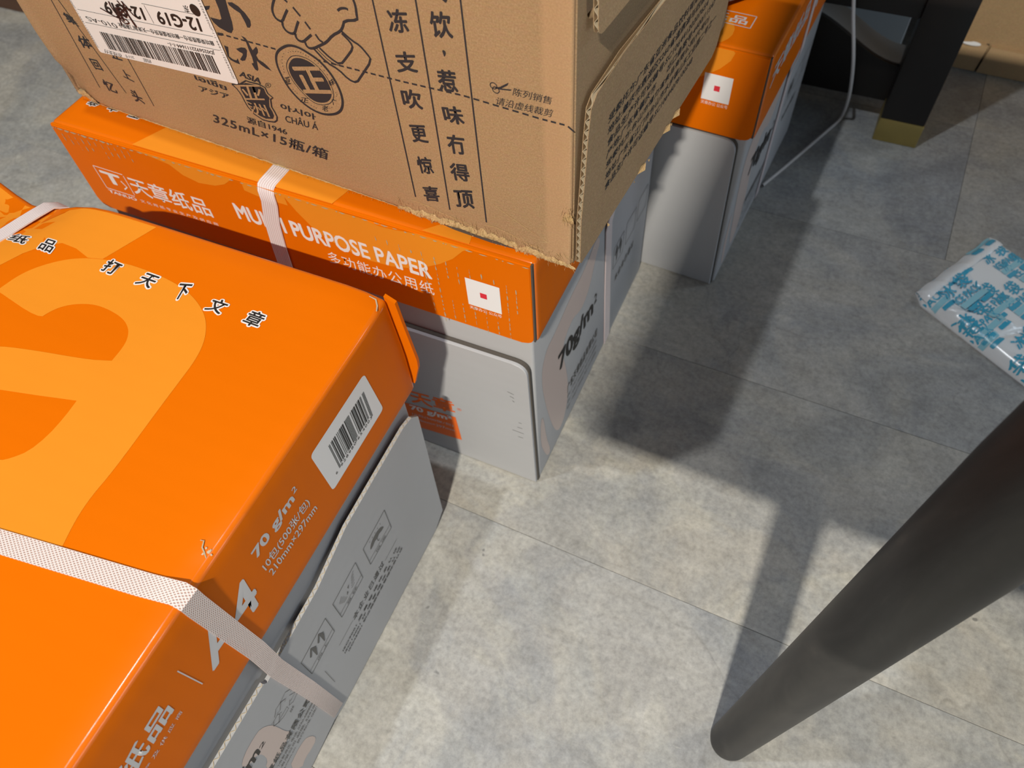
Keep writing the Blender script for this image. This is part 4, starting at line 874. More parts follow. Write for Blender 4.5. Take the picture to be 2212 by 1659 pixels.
# ---- carton C prints
fCf = face_f(0.0); fCt = face_t(HC); fCr = face_r(0.0)
square_label(fpC, fCf, -0.0581, -0.0307, 0.2475, 0.2755, None)
lb = clipz(G['C_lobe'], HC - 0.0008); bm = bmesh.new(); poly2(bm, [(-0.16, HC - 0.0008)] + [(lb[0][0], HC - 0.0008), (lb[1][0] , HC - 0.0008)] + lb[2:] + [(-0.13, 0.262)]); ink('amber_shape', bm, M['amber'], fpC, fCf, 0.00025)
bm = bmesh.new(); poly2(bm, smooth_loop([(-0.13, 0.0035), (-0.052, 0.0035), (-0.044, 0.018), (-0.046, 0.036), (-0.060, 0.055), (-0.13, 0.060)], 1)); ink('top_amber_shape', bm, M['amber'], lidC, fCt, 0.00025)
bm = bmesh.new()
for P in ([(-0.0330, 0.0580), (-0.0330, 0.0372)], [(-0.0330, 0.0372), (-0.1300, 0.0405)], [(-0.0330, 0.0580), (-0.1300, 0.0580)]): stroke(bm, P, 0.0010)
text2(bm, '天章纸品', [(-0.1140, 0.0420), (-0.0385, 0.0410), (-0.1140, 0.0550)], 0.02, 1.1)
ink('boxed_lettering', bm, M['grey_ink'], lidC, fCt, 0.0005)
T('side_lettering', '天章纸品', [(0.020, 0.2600), (0.1500, 0.2600), (0.020, 0.2850)], M['grey_ink'], lidC, fCr, 0.03)
T('large_lettering', 'A4', [(0.1700, 0.2500), (0.2150, 0.2500), (0.1700, 0.2800)], M['grey_ink'], lidC, fCr, 0.04)
T('large_lettering', 'A4', [(0.1700, 0.2700), (0.2150, 0.2700), (0.1700, 0.3000)], M['grey_ink'], lidB, face_r(0.0), 0.04)
pts = [(-0.3, 0.170, HC + 0.0006), (-0.008, 0.170, HC + 0.0006), (0.0, 0.170, HC - 0.002), (0.0008, 0.170, HC - 0.01), (0.0008, 0.170, 0.212), (-0.0045, 0.171, 0.18), (-0.0052, 0.172, 0.002)]
ribbon('strap', [Vector(p) for p in pts], 0.0135, M['strap_rib'], tC, (0, 1, 0.03))

# ------------------------------------------------------------------ bottle box on the middle carton
ZD = HB + 0.0016; LD = GEO['LD']; HD = 0.250; WD = 0.315; ZT = ZD + HD
tD = thing('bottle_box', 'brown cardboard bottle box with black brush characters, standing on the scuffed orange carton', 'box', GEO['D'][0], GEO['D'][1], 0, GEO['D'][2])
# body: four walls + bottom, open top
def wall(name, x0, x1, y0, y1, z0, z1, m, grid=0.012, amp=0.0008, rag=0.0):
    bm = bmesh.new(); box(bm, (x0, y0, z0), (x1, y1, z1), 0.0012, 2)
    return obj(name, bm, m, tD, 35)
bm = bmesh.new(); box(bm, (-LD, 0, ZD), (-0.0008, 0.0042, ZT), 0.0018, 3)
for k, lo, hi in ((0, -LD, 0), (2, ZD, ZT)):
    tt = lo + 0.006
    while tt < hi - 0.003:
        no = Vector((k == 0, 0, k == 2)); bmesh.ops.bisect_plane(bm, geom=bm.verts[:] + bm.edges[:] + bm.faces[:], plane_co=no * tt, plane_no=no, dist=1e-6); tt += 0.009
for v in bm.verts:   # softened, crushed lower corners
    c = v.co
    dl = math.exp(-((c.x + LD) / 0.02) ** 2 - ((c.z - ZD) / 0.030) ** 2); c.x += 0.010 * dl; c.y += 0.004 * dl + 0.002 * dl * math.sin(c.z * 900); c.z += 0.004 * dl
    dr = math.exp(-((c.x) / 0.05) ** 2 - ((c.z - ZD) / 0.016) ** 2); c.y += 0.0012 * dr * math.sin(c.x * 400)
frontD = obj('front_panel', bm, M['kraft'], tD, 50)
wall('back_panel', -LD + 0.004, -0.004, WD - 0.004, WD, ZD, ZT, M['kraft_dark'])
wall('side_panel', -LD, -LD + 0.004, 0.0045, WD - 0.0045, ZD, ZT, M['kraft_dark'])
wall('bottom_panel', -LD + 0.004, -0.004, 0.0045, WD - 0.0045, ZD, ZD + 0.004, M['kraft_dark'])
# right side wall with the hand hole
bm = bmesh.new()
holep = rounded([(0.014, 0.492), (0.110, 0.492), (0.110, 0.520), (0.014, 0.520)], 0.012, 5)
outer = [(0.0035, ZD), (WD - 0.004, ZD), (WD - 0.004, ZT), (0.0035, ZT)]
def plate_with_hole(bm, outer, hole, f, d0, d1):
    loops = [[Vector((*p, 0)) for p in outer], [Vector((*p, 0)) for p in hole]]
    fl_ = [p for l in loops for p in l]; tri = tessellate_polygon(loops)
    A_ = [bm.verts.new(f(p.x, p.y, d0)) for p in fl_]; B_ = [bm.verts.new(f(p.x, p.y, d1)) for p in fl_]
    for t in tri: bm.faces.new([A_[i] for i in t]); bm.faces.new([B_[i] for i in t[::-1]])
    s = 0
    for l in loops:
        n = len(l)
        for i in range(n): j = (i + 1) % n; bm.faces.new((A_[s + i], B_[s + i], B_[s + j], A_[s + j]))
        s += n
plate_with_hole(bm, outer, holep, lambda a, b, d: Vector((d, a, b)), -0.004, 0.0)
rightD = obj('side_panel', bm, M['kraft_dark'], tD, 20)
# corrugated board: two liners and a wavy medium, so that every cut edge shows its flutes
def board(name, pts, f, m, parent, t=0.0030, wave_axis=1, pitch=0.0062, along=0):
    """pts: outline in (a, b).  flutes run along the a-axis, so the wave shows on the b-direction edges"""
    bm = bmesh.new(); prism(bm, pts, f, t - 0.00045, t); o = obj(name, bm, m, parent, 20)
    bm = bmesh.new(); prism(bm, pts, f, 0.0, 0.00045); obj('inner_liner', bm, M['kraft_dark'], o)
    # medium: for steps in b find the a-extent of the outline
    bm = bmesh.new(); bs = [p[1] for p in pts]; b = min(bs) + 0.0006; prev = None
    while b < max(bs) - 0.0006:
        xs = []
        for i in range(len(pts)):
            p, q = pts[i], pts[(i + 1) % len(pts)]
            if (p[1] - b) * (q[1] - b) < 0: xs.append(p[0] + (q[0] - p[0]) * (b - p[1]) / (q[1] - p[1]))
        if len(xs) >= 2:
            d = t / 2 + (t / 2 - 0.0006) * math.sin(b / pitch * 6.283)
            cur = [bm.verts.new(f(min(xs) + 0.0002, b, d - 0.00015)), bm.verts.new(f(max(xs) - 0.0002, b, d - 0.00015)), bm.verts.new(f(max(xs) - 0.0002, b, d + 0.00015)), bm.verts.new(f(min(xs) + 0.0002, b, d + 0.00015))]
            if prev:
                for i in range(4): bm.faces.new((prev[i], prev[(i + 1) % 4], cur[(i + 1) % 4], cur[i]))
            prev = cur
        b += 0.00055
    obj('flute_medium', bm, M['liner'], o); return o
flap = [(0.0010, 0.3335), (0.0030, 0.3310), (0.262, 0.3290), (0.272, 0.3340), (0.285, 0.3650), (0.275, 0.4500)]
flap += [(0.127, 0.4510), (0.0560, 0.4550), (0.0180, 0.4520), (0.0105, 0.4470), (0.0075, 0.4290), (0.0045, 0.3980), (0.0010, 0.3700)]
fD = lambda a, b, d: Vector((0.0028 + d + 0.006 * max(0, 0) , a, b))
sf = board('end_flap', flap, fD, M['kraft_dark'], tD, 0.0034)
# bent-out tab of the hand hole
tab = rounded([(0.0125, 0.4885), (0.094, 0.486), (0.088, 0.515), (0.020, 0.515)], 0.006, 4)
ftb = lambda a, b, d: Vector((0.0006 + d * 0.9 + (0.515 - b) * 0.16, a, b))
board('hand_hole_tab', tab, ftb, M['kraft_dark'], tD, 0.0034)
# opened front lid flap, folded outwards over the front
bm = bmesh.new(); prism(bm, [(-LD + 0.004, 0.0), (-0.002, 0.0), (-0.045, -0.052), (-LD + 0.03, -0.052)], lambda a, b, d: Vector((a, b, ZT + d + b * 0.08)), -0.002, 0.002)
obj('lid_flap', bm, M['kraft'], tD, 20)
bm = bmesh.new(); prism(bm, [(0.004, 0.0), (WD - 0.004, 0.0), (WD - 0.01, -0.14), (0.01, -0.14)], lambda a, b, d: Vector((-0.004 + b, a, ZT + d)), -0.002, 0.002)
obj('lid_flap', bm, M['kraft_dark'], tD, 20)
bm = bmesh.new(); prism(bm, [(0.004, 0.0), (WD - 0.004, 0.0), (WD - 0.01, 0.14), (0.01, 0.14)], lambda a, b, d: Vector((-LD + 0.004 + b, a, ZT + d)), -0.002, 0.002)
obj('lid_flap', bm, M['kraft_dark'], tD, 20)
# torn fibres along the lower front edge
def ragged(name, a, b, h, depth, seed, m, amp=1.0, n=150, z0=None):
    rnd = random.Random(seed); bm = bmesh.new(); rows = []; a = Vector(a); b = Vector(b)
    for i in range(n + 1):
        t = i / n; c = a.lerp(b, t); e = math.sin(math.pi * min(1, max(0, t))) ** 0.35
        row = []
        for j in range(7):
            s = j / 6
            nz_ = noise.noise(Vector((c.x * 260 + seed, s * 3.1, c.z * 260))) + 0.5 * noise.noise(Vector((c.x * 900, s * 9, seed)))
            zz = c.z - 0.0016 * amp * (0.4 + abs(nz_)) + h * (0.55 + 0.45 * noise.noise(Vector((c.x * 140, 7, seed)))) * s * e
            yy = -depth * e * (0.35 + 0.9 * abs(nz_)) * math.sin(math.pi * (0.12 + 0.86 * s)) - 0.0001
            row.append(bm.verts.new((c.x, c.y + yy, zz)))
        rows.append(row)
    for r, q in zip(rows, rows[1:]):
        for j in range(6): bm.faces.new((r[j], q[j], q[j + 1], r[j + 1]))
    for r, q in zip(rows, rows[1:]):
        try: bm.faces.new((r[0], r[6], q[6], q[0]))
        except ValueError: pass
    # loose fibres
    for k in range(int(n * 1.2)):
        c = a.lerp(b, rnd.random()); L_ = rnd.uniform(0.001, 0.0042) * amp; an = rnd.uniform(-2.6, -0.5); y = -rnd.uniform(0.0004, 0.002)
        p0 = Vector((c.x, c.y + y, c.z + rnd.uniform(-.001, h))); p1 = p0 + Vector((math.cos(an), -rnd.uniform(0, .8), math.sin(an))) * L_ * 0.6; p2 = p1 + Vector((math.cos(an + rnd.uniform(-1, 1)), -.2, math.sin(an))) * L_ * 0.5; w = Vector((0.00012, 0, 0.00012))
        v = [bm.verts.new(p) for p in (p0 - w, p0 + w, p1 + w * .8, p2, p1 - w * .8)]; bm.faces.new(v)
    o = obj(name, bm, m, tD, 60); return o
t1 = ragged('torn_edge', (-0.475 + 0.02, 0, ZD + 0.0006), (-0.13, 0, ZD + 0.0006), 0.0022, 0.0007, 3, M['torn'], 0.25, 160)
t2 = ragged('torn_edge', (-0.14, 0, ZD + 0.0004), (0.0035, 0, ZD - 0.0006), 0.0120, 0.0032, 11, M['torn'], 1.15, 240); t2['label'] = 'frayed pale fibres on the crushed lower edge'
t3 = ragged('torn_corner', (-0.0060, -0.0004, ZD + 0.041), (0.0016, -0.0002, ZD + 0.0405), 0.013, 0.0016, 5, M['torn'], 0.9, 60)
t4 = ragged('torn_corner', (-LD + 0.010, 0.0005, ZD + 0.006), (-LD + 0.030, 0.0, ZD + 0.002), 0.010, 0.0016, 8, M['torn'], 0.8, 50)
bm = bmesh.new(); rnd = random.Random(4)
for k in range(5):
    y = rnd.uniform(0.0, 0.2); z = 0.3290; x = 0.0058
    v = [bm.verts.new((x + rnd.uniform(0, .002), y + rnd.uniform(-.002, .002), z + rnd.uniform(-.003, .001))) for _ in range(4)]; bm.faces.new(v)
for yy in (0.100, 0.150, 0.170):
    v = [bm.verts.new((0.0064 + dx, yy + dy, 0.331 + dz)) for dx, dy, dz in ((0, 0, 0), (.003, .008, -.001), (.001, .014, .001), (0, .006, .003))]; bm.faces.new(v)
obj('torn_corner', bm, M['torn'], tD)
# short dark torn line above the edge
bm = bmesh.new()
for P, w in (([(-0.125, 0.3405), (-0.112, 0.3400), (-0.100, 0.3375), (-0.085, 0.3360), (-0.07, 0.3335)], 0.0007), ([(-0.066, 0.3400), (-0.058, 0.3415), (-0.045, 0.3395), (-0.032, 0.3360), (-0.020, 0.3350), (-0.015, 0.3375)], 0.0007)): stroke(bm, P, w, taper=True)
ink('paper_tear', bm, M['torn'], frontD, face_f(0.0), 0.0004)
bm = bmesh.new(); stroke(bm, [(-0.060, 0.3640), (-0.045, 0.3560), (-0.028, 0.3480), (-0.016, 0.3430)], 0.0005, taper=True); ink('scratch', bm, M['torn'], frontD, face_f(0.0), 0.0004)
bm = bmesh.new(); poly2(bm, [(-.100, ZD + .0012), (-.085, ZD + .0028), (-.070, ZD + .0022), (-.055, ZD + .0028), (-.040, ZD + .0015), (-.060, ZD - .0004), (-.09, ZD - .0002)]); ink('dark_crush', bm, M['board_gap'], frontD, face_f(0.0), 0.0029)

# ---- printing on the bottle box
fDf = face_f(0.0); NAVY = M['navy_ink']
DL = G['D_ln']
for i in range(0, 12, 2):
    bm = bmesh.new(); a, b = Vector(DL[i]), Vector(DL[i + 1]); top = b + (a - b) * ((ZT - 0.01 - b.y) / max(1e-6, (a - b).y)); stroke(bm, [top, b], 0.0011 if i >= 6 else 0.0008)
    ink('ruled_line', bm, NAVY, frontD, fDf)
for i, ch in enumerate('集体回忆上头正冻支吹更惊喜饮惹味冇得顶'):
    P = [Vector(q) for q in G['Dc%d' % i]]
    # characters lean slightly: reach down to the measured baseline
    T('brush_character', ch, P, NAVY, frontD, fDf, 0.030, lift=0.00022)
bm = bmesh.new(); poly2(bm, smooth_loop(G['D_comma'], 1)); ink('comma', bm, NAVY, frontD, fDf)
T('brush_character', '啖', [(-0.0905, 0.4960), (-0.0735, 0.4965), (-0.0905, 0.5180)], NAVY, frontD, fDf, 0.028)
bm = bmesh.new()
for k in ('D_shiA', 'D_shiB', 'D_shiC', 'D_shui1', 'D_shui2', 'D_qi', 'D_qi2'): poly2(bm, G[k])
ink('large_brush_characters', bm, NAVY, frontD, fDf, 0.0002)
bm = bmesh.new(); P = [Vector(q) for q in G['D_dash']]
seg = []
for a, b in zip(P, P[1:]):
    n = max(1, round((b - a).length / 0.0062))
    for k in range(n): stroke(bm, [a.lerp(b, (k + .1) / n), a.lerp(b, (k + .72) / n)], 0.0012)
ink('dashed_cut_line', bm, NAVY, frontD, fDf, 0.00018)
T('shield_caption', 'ASIA', G['D_asia'], NAVY, frontD, fDf, 0.035, 1.0, 0.0003)
bm = bmesh.new(); poly2(bm, G['D_sh_o']); ink('shield_ground', bm, M['kraft'], frontD, fDf, 0.0003)
bm = bmesh.new(); stroke(bm, G['D_sh_o'] + [G['D_sh_o'][0]], 0.0011); poly2(bm, G['D_sh_i']); ink('shield', bm, NAVY, frontD, fDf, 0.00045)
bm = bmesh.new(); text2(bm, '亚', G['D_yz'], 0.012); text2(bm, '洲', G['D_zz'], 0.008); ink('shield_lettering', bm, M['kraft'], frontD, fDf, 0.0008)
T('trademark', '®', G['D_reg'], NAVY, frontD, fDf)
T('thai_lettering', 'เอเชีย', G['D_thai'], NAVY, frontD, fDf, 0.03, 1.0, 0.0003)
T('japanese_lettering', 'アジア', G['D_jp'], NAVY, frontD, fDf, 0.03, 1.0, 0.0003)
T('korean_lettering', '아시아', G['D_kr'], NAVY, frontD, fDf, 0.03, 1.0, 0.0003)
T('vietnamese_lettering', 'CHÂU Á', G['D_vn'], NAVY, frontD, fDf, 0.015, 1.0, 0.0003)
T('origin_lettering', '源自1946', G['D_1946'], NAVY, frontD, fDf, 0.02, 1.0, 0.0003)
T('volume_lettering', '325mL×15瓶/箱', G['D_325'], NAVY, frontD, fDf, 0.022, 1.12, 0.0003)
bm = bmesh.new(); eo = smooth_loop(G['D_em_o'], 2); ei = smooth_loop(G['D_em_i'], 2)
poly2(bm, eo); ink('emblem_ground', bm, M['kraft'], frontD, fDf, 0.0003)
bm = bmesh.new(); stroke(bm, eo, 0.0017, True); poly2(bm, ei)
ce = Vector((sum(p[0] for p in ei) / len(ei), sum(p[1] for p in ei) / len(ei)))
stroke(bm, [tuple(ce + (Vector(p) - ce) * 1.10) for p in ei], 0.0005, True)
for d in G['D_dots']: poly2(bm, [(d[0] + 0.00035 * math.cos(t), d[1] + 0.00035 * math.sin(t)) for t in [k * 1.0472 for k in range(6)]])
ink('round_emblem', bm, NAVY, frontD, fDf, 0.00045)
zp = G['D_zheng']
T('emblem_lettering', '正', zp, M['kraft'], frontD, fDf, 0.03, lift=0.0008)
for i, ch in enumerate('亚味正老广'): T('emblem_ring_letter', ch, G['De%d' % i], NAVY, frontD, fDf, 0.01, lift=0.0006)
bm = bmesh.new()
for k in ('D_h1', 'D_h2', 'D_h3', 'D_h4'): stroke(bm, smooth_loop(G[k], 1, False), 0.0017)
for k in range(8): stroke(bm, smooth_loop(G['D_hh%d' % k], 1, False) if len(G['D_hh%d' % k]) > 2 else G['D_hh%d' % k], 0.0015 if k < 7 else 0.0006)
ink('line_drawn_hand', bm, NAVY, frontD, fDf, 0.0002, label='outline drawing of a hand with a cuff')
bm = bmesh.new(); poly2(bm, G['D_sc'])
for c in G['D_sco']: stroke(bm, [(c[0] + .0022 * math.cos(t), c[1] + .0020 * math.sin(t)) for t in [k * .6283 for k in range(10)]], 0.0006, True)
ink('scissors_symbol', bm, NAVY, frontD, fDf)
T('cut_here_lettering', '陈列销售', G['D_t1'], NAVY, frontD, fDf, 0.0, 1.0, 0.0003)
T('cut_here_lettering', '请沿虚线裁剪', G['D_t2'], NAVY, frontD, fDf, 0.0, 1.0, 0.0003)
# text on the end flap
fDr = face_r(0.0062)
for i, (s, ln) in enumerate([('受委托方:广东省亚洲食品饮料有限公司', .178), ('地址:肇庆市鼎湖区S260省道鼎湖与四会交界处', .205), ('食品生产许可证编号:SC10644120307654', .185), ('产地:广东省肇庆市       出口备案号:4400/11547', .205), ('受委托方:台山市增力道食品有限公司(代号D)', .195), ('地址:广东省江门市台山市水步镇山东工业园二号之一', .215), ('食品生产许可证编号:SC10644078100248', .165)]):
    y0, z0 = 0.0365, 0.4190 - 0.0088 * i
    T('small_lettering', s, [(y0, z0), (y0 + ln, z0 - 0.035 * ln), (y0 + 0.0012, z0 + 0.0058)], NAVY, sf, fDr, 0.008)
# ---- shipping label, upside down on the box
JO = Vector(G['J_corner'][0]); JU = (Vector(G['J_corner'][1]) - JO).normalized(); JV = Vector((-JU.y, JU.x)); JW = (Vector(G['J_corner'][1]) - JO).length; JH = 0.100
tJ = thing('shipping_label', 'white shipping label with barcode, stuck upside down on the brown bottle box', 'label', GEO['D'][0], GEO['D'][1], 0, GEO['D'][2])
lab = rounded([tuple(JO), tuple(JO + JU * JW), tuple(JO + JU * JW + JV * JH), tuple(JO + JV * JH)], 0.0022)
bm = bmesh.new(); prism(bm, lab, lambda a, b, d: Vector((a, -d, b)), 0.0009, 0.0011); pj = obj('paper', bm, M['label'], tJ)
fJ = lambda a, b, d: Vector((a, -0.0011 - d, b))
JB = G['J_bar']; bO, bR, bT = [Vector(q) for q in JB]; bm = bmesh.new(); rnd = random.Random(21); x = 0.0; tot = (bR - bO)
while x < 1.0:
    w = rnd.choice((1, 1, 1, 2, 2, 3)) * 0.0042; a = bO + tot * x; b = bO + tot * min(1, x + w); V = bT - bO
    poly2(bm, [tuple(a), tuple(b), tuple(b + V), tuple(a + V)]); x += w + rnd.choice((1, 1, 2, 2, 3)) * 0.0040
ink('barcode', bm, M['black_ink'], pj, fJ)
def TJ(s, key, bold=0.0, sp=1.0, name='label_lettering', m='black_ink'): T(name, s, G[key], M[m], pj, fJ, bold, sp)
TJ('12-G19', 'J_12a', 0.03); TJ('12-G19', 'J_12b', 0.03); TJ('010-AS', 'J_010', 0.0); TJ('廊坊荣盛揽货仓一廊坊荣盛揽货仓一天津海门满营业', 'J_addr', 0.01); TJ('JD0256922111644-1-1-', 'J_jd', 0.012)
TJ('在线支付', 'J_b1'); TJ('211千', 'J_b2'); TJ('四层', 'J_b3'); TJ('东', 'J_dong', 0.01)
bm = bmesh.new()
for k in ('J_l1', 'J_l2', 'J_l3', 'J_v'): stroke(bm, G[k], 0.0003)
cj = Vector(G['J_logo'][0]).lerp(Vector(G['J_logo'][2]), 0.5); poly2(bm, [(cj.x + .0042 * math.cos(t), cj.y + .0042 * math.sin(t)) for t in [k * .3927 for k in range(16)]])
ink('label_rules', bm, M['black_ink'], pj, fJ)
bm = bmesh.new()
for k in ('J_scr', 'J_scr2', 'J_scr3', 'J_scr4'): stroke(bm, smooth_loop(G[k], 1, False), 0.0011)
stroke(bm, smooth_loop([G['J_scr'][2], G['J_scr3'][1], G['J_scr'][6], G['J_scr3'][0], G['J_scr'][8], G['J_scr4'][1]], 1, False), 0.0014)
ink('marker_scribble', bm, M['marker'], pj, fJ, 0.0006, label='dark brown handwritten marker strokes')
tiny = [(JO + JU * 0.0022 + JV * 0.004), (JO + JU * 0.0022 + JV * 0.050), (JO + JU * 0.0004 + JV * 0.004)]
T('edge_lettering', 'JD0256922111644-1-1-JD0256922', [tuple(v) for v in tiny], M['soft_black_ink'], pj, fJ)
tiny = [(JO + JU * (JW - 0.0008) + JV * 0.004), (JO + JU * (JW - 0.0008) + JV * 0.090), (JO + JU * (JW - 0.0030) + JV * 0.004)]
T('edge_lettering', 'JD0256922111644-1-1-JD0256922111644-1-1-JD025692', [tuple(v) for v in tiny], M['soft_black_ink'], pj, fJ)

# ------------------------------------------------------------------ desk over the scene (its leg stands at the right)
leg0 = Vector((0.1535, 0.1036, 0)); legp = Vector((0.2140, 0.1280, 0.402)); ld = (legp - leg0) / 0.402
tK = thing('desk', 'desk standing over the scene, its tapered black round leg crossing the lower right corner', 'desk', leg0.x, leg0.y, 0, 0)
DKZ = 0.736
def lathe(name, prof, m, parent, axis, seg=48):
    ax = axis.normalized(); e1 = ax.cross(Vector((0, 1, 0))).normalized(); e2 = ax.cross(e1); bm = bmesh.new(); rings = []
    for s, r, cut in prof:
        ring = []
        for k in range(seg):
            a = 6.28318 * k / seg; p = ax * s + (e1 * math.cos(a) + e2 * math.sin(a)) * r
            if cut is not None:    # foot and head are cut level
                p = p + ax * ((cut - p.z) / ax.z)
            ring.append(bm.verts.new(p))
        rings.append(ring)
    for a, b in zip(rings, rings[1:]):
        for k in range(seg): bm.faces.new((a[k], a[(k + 1) % seg], b[(k + 1) % seg], b[k]))
    bm.faces.new(rings[0][::-1]); bm.faces.new(rings[-1]); return obj(name, bm, m, parent, 40)
Ltot = DKZ / ld.normalized().z
def lr(s): return 0.0162 + (0.0272 - 0.0162) * min(1, s / 0.42)
prof = [(0, 0.0145, 0.0), (0.001, 0.0158, 0.0012), (0.003, 0.0163, 0.0035), (0.008, 0.0164, 0.009)] + [(0.02 + 0.05 * k, lr(0.02 + 0.05 * k), None) for k in range(14)] + [(Ltot, lr(Ltot), DKZ)]
lathe('leg', prof, M['black_plastic'], tK, ld)
UU = Vector((math.cos(math.radians(-30)), math.sin(math.radians(-30)), 0)); VV = Vector((-UU.y, UU.x, 0))
dk0 = Vector((-0.140, -0.206, 0))
bm = bmesh.new(); pts = [dk0, dk0 + UU * 1.2, dk0 + UU * 1.2 + VV * 0.56, dk0 + VV * 0.56]
prism(bm, rounded([(p.x - leg0.x, p.y - leg0.y) for p in pts], 0.01, 3), lambda a, b, d: Vector((a, b, d)), DKZ - 0.002, DKZ + 0.023)
obj('desk_top', bm, M['desk'], tK, 30)
for c in (dk0 + UU * 1.10 + VV * 0.08, dk0 + UU * 1.10 + VV * 0.48):
    c = c - leg0; bm = bmesh.new()
    sub = lathe('leg', prof, M['black_plastic'], tK, Vector((0.0, 0.02, 1))); sub.location = (c.x, c.y, 0)

# ------------------------------------------------------------------ black chair with brass-tipped leg (upper right)
cx_, cy_, cyaw = 0.57804, 0.81254, -0.50420
tH = thing('chair', 'black wooden chair with brass-tipped square leg and curved stretcher', 'chair', cx_, cy_, 0, cyaw)
S = 0.0555
def chair_leg(x, y):
    bm = bmesh.new(); box(bm, (x - S, y, 0.034), (x, y + S, 0.43), 0.0012, 2); lg = obj('leg', bm, M['black_wood'], tH, 35)
    bm = bmesh.new(); box(bm, (x - S - 0.0006, y - 0.0006, 0.0), (x + 0.0006, y + S + 0.0006, 0.0345), 0.0012, 2); cp = obj('brass_cap', bm, M['brass'], lg, 35); return lg
for lx, ly in ((0, 0), (-0.30, 0), (0, 0.42), (-0.30, 0.42)): chair_leg(lx, ly)
bm = bmesh.new(); box(bm, (-0.30, 0.004, 0.171), (-S, 0.030, 0.40), 0.002, 2); obj('front_apron', bm, M['black_wood'], tH, 35)
bm = bmesh.new(); box(bm, (-0.30, 0.45, 0.171), (-S, 0.472, 0.40), 0.002, 2); obj('back_apron', bm, M['black_wood'], tH, 35)
bm = bmesh.new(); box(bm, (-0.355, 0.004, 0.40), (0.0, 0.48, 0.45), 0.012, 3); obj('seat', bm, M['black_wood'], tH, 35)
bm = bmesh.new(); n = 24; rows = []
for k in range(n + 1):
    x = -S - (0.30 - S) * k / n; t = min(1.0, (-x - S) / 0.14)
    z = 0.083 + 0.055 * (t * t * (3 - 2 * t)) 
    x2 = x; rows.append([bm.verts.new((x2, y, zz)) for y, zz in ((0.052, z - 0.045), (0.052, z), (0.090, z + 0.004), (0.090, z - 0.045))])
for a, b in zip(rows, rows[1:]):
    for k in range(4): bm.faces.new((a[k], a[(k + 1) % 4], b[(k + 1) % 4], b[k]))
bm.faces.new(rows[0]); bm.faces.new(rows[-1][::-1])
cs = obj('curved_stretcher', bm, M['slate'], tH, 35); cs['label'] = 'slate grey curved rail'
bm = bmesh.new(); rows = []
for k in range(n + 1):
    x = -S - (0.30 - S) * k / n; t = min(1.0, (-x - S) / 0.14); z = 0.083 + 0.055 * (t * t * (3 - 2 * t))
    rows.append([bm.verts.new((x, y, zz)) for y, zz in ((0.046, 0.03), (0.046, z - 0.0005), (0.0515, z - 0.0005), (0.0515, 0.03))])
for a, b in zip(rows, rows[1:]):
    for k in range(4): bm.faces.new((a[k], a[(k + 1) % 4], b[(k + 1) % 4], b[k]))
bm.faces.new(rows[0]); bm.faces.new(rows[-1][::-1]); obj('stretcher_face', bm, M['black_wood'], tH, 35)
bm = bmesh.new(); box(bm, (-0.29, 0.150, 0.0), (-S - 0.003, 0.156, 0.22), 0.001, 1); obj('rear_panel', bm, mat('pale_slate_lacquer', (0.50, 0.56, 0.60), 0.4), tH, 35)

# ------------------------------------------------------------------ big tan cartons behind the chair
bx_, by_, byaw = 0.72479, 0.96478, -0.5366
tG = thing('shipping_box', 'large plain tan cardboard box at the right, behind the black chair leg', 'box', bx_, by_, 0, byaw)
bm = bmesh.new(); box(bm, (-0.045, 0.004, 0.0), (0.55, 0.45, 0.42), 0.003, 2); obj('body', bm, M['box_far'], tG, 35)
bm = bmesh.new(); prism(bm, [(0.0015, 0.001), (0.55, 0.001), (0.55, 0.040), (0.0050, 0.041)], lambda a, b, d: Vector((a, 0.0008 + d, b)), -0.003, 0.003); obj('lower_flap', bm, M['box_far'], tG, 20)
bm = bmesh.new(); prism(bm, [(-0.045, 0.001), (-0.0012, 0.001), (0.0020, 0.041), (-0.002, 0.042), (-0.045, 0.038)], lambda a, b, d: Vector((a, 0.0020 + d, b)), -0.003, 0.002); obj('lower_flap', bm, M['box_far'], tG, 20)
bm = bmesh.new(); box(bm, (-0.0016, 0.0024, 0.001), (0.0026, 0.0042, 0.042)); obj('slot', bm, M['shadow_hole'], tG)
bm = bmesh.new(); poly2(bm, smooth_loop([(-0.038, 0.043), (-0.025, 0.040), (-0.010, 0.041), (-0.008, 0.045), (-0.018, 0.047), (-0.024, 0.045)], 1)); ink('white_smear', bm, M['label'], tG, face_f(-0.0012), 0.0036)

# ------------------------------------------------------------------ cable
cab = tube('power_cable', [(0.40, 0.870, 0.42), (0.43, 0.868, 0.29), (0.4515, 0.8650, 0.19), (0.4700, 0.8570, 0.127), (0.4820, 0.8620, 0.088), (0.4970, 0.8770, 0.040), (0.5010, 0.8850, 0.010), (0.4985, 0.8840, 0.0035), (0.4930, 0.8790, 0.0026), (0.470, 0.860, 0.0024), (0.430, 0.826, 0.0024), (0.385, 0.7885, 0.0024), (0.3570, 0.7660, 0.0024)], 0.0022, M['cable'])
cab['label'] = 'thin white cable hanging down and running over the floor to the farthest carton'; cab['category'] = 'cable'

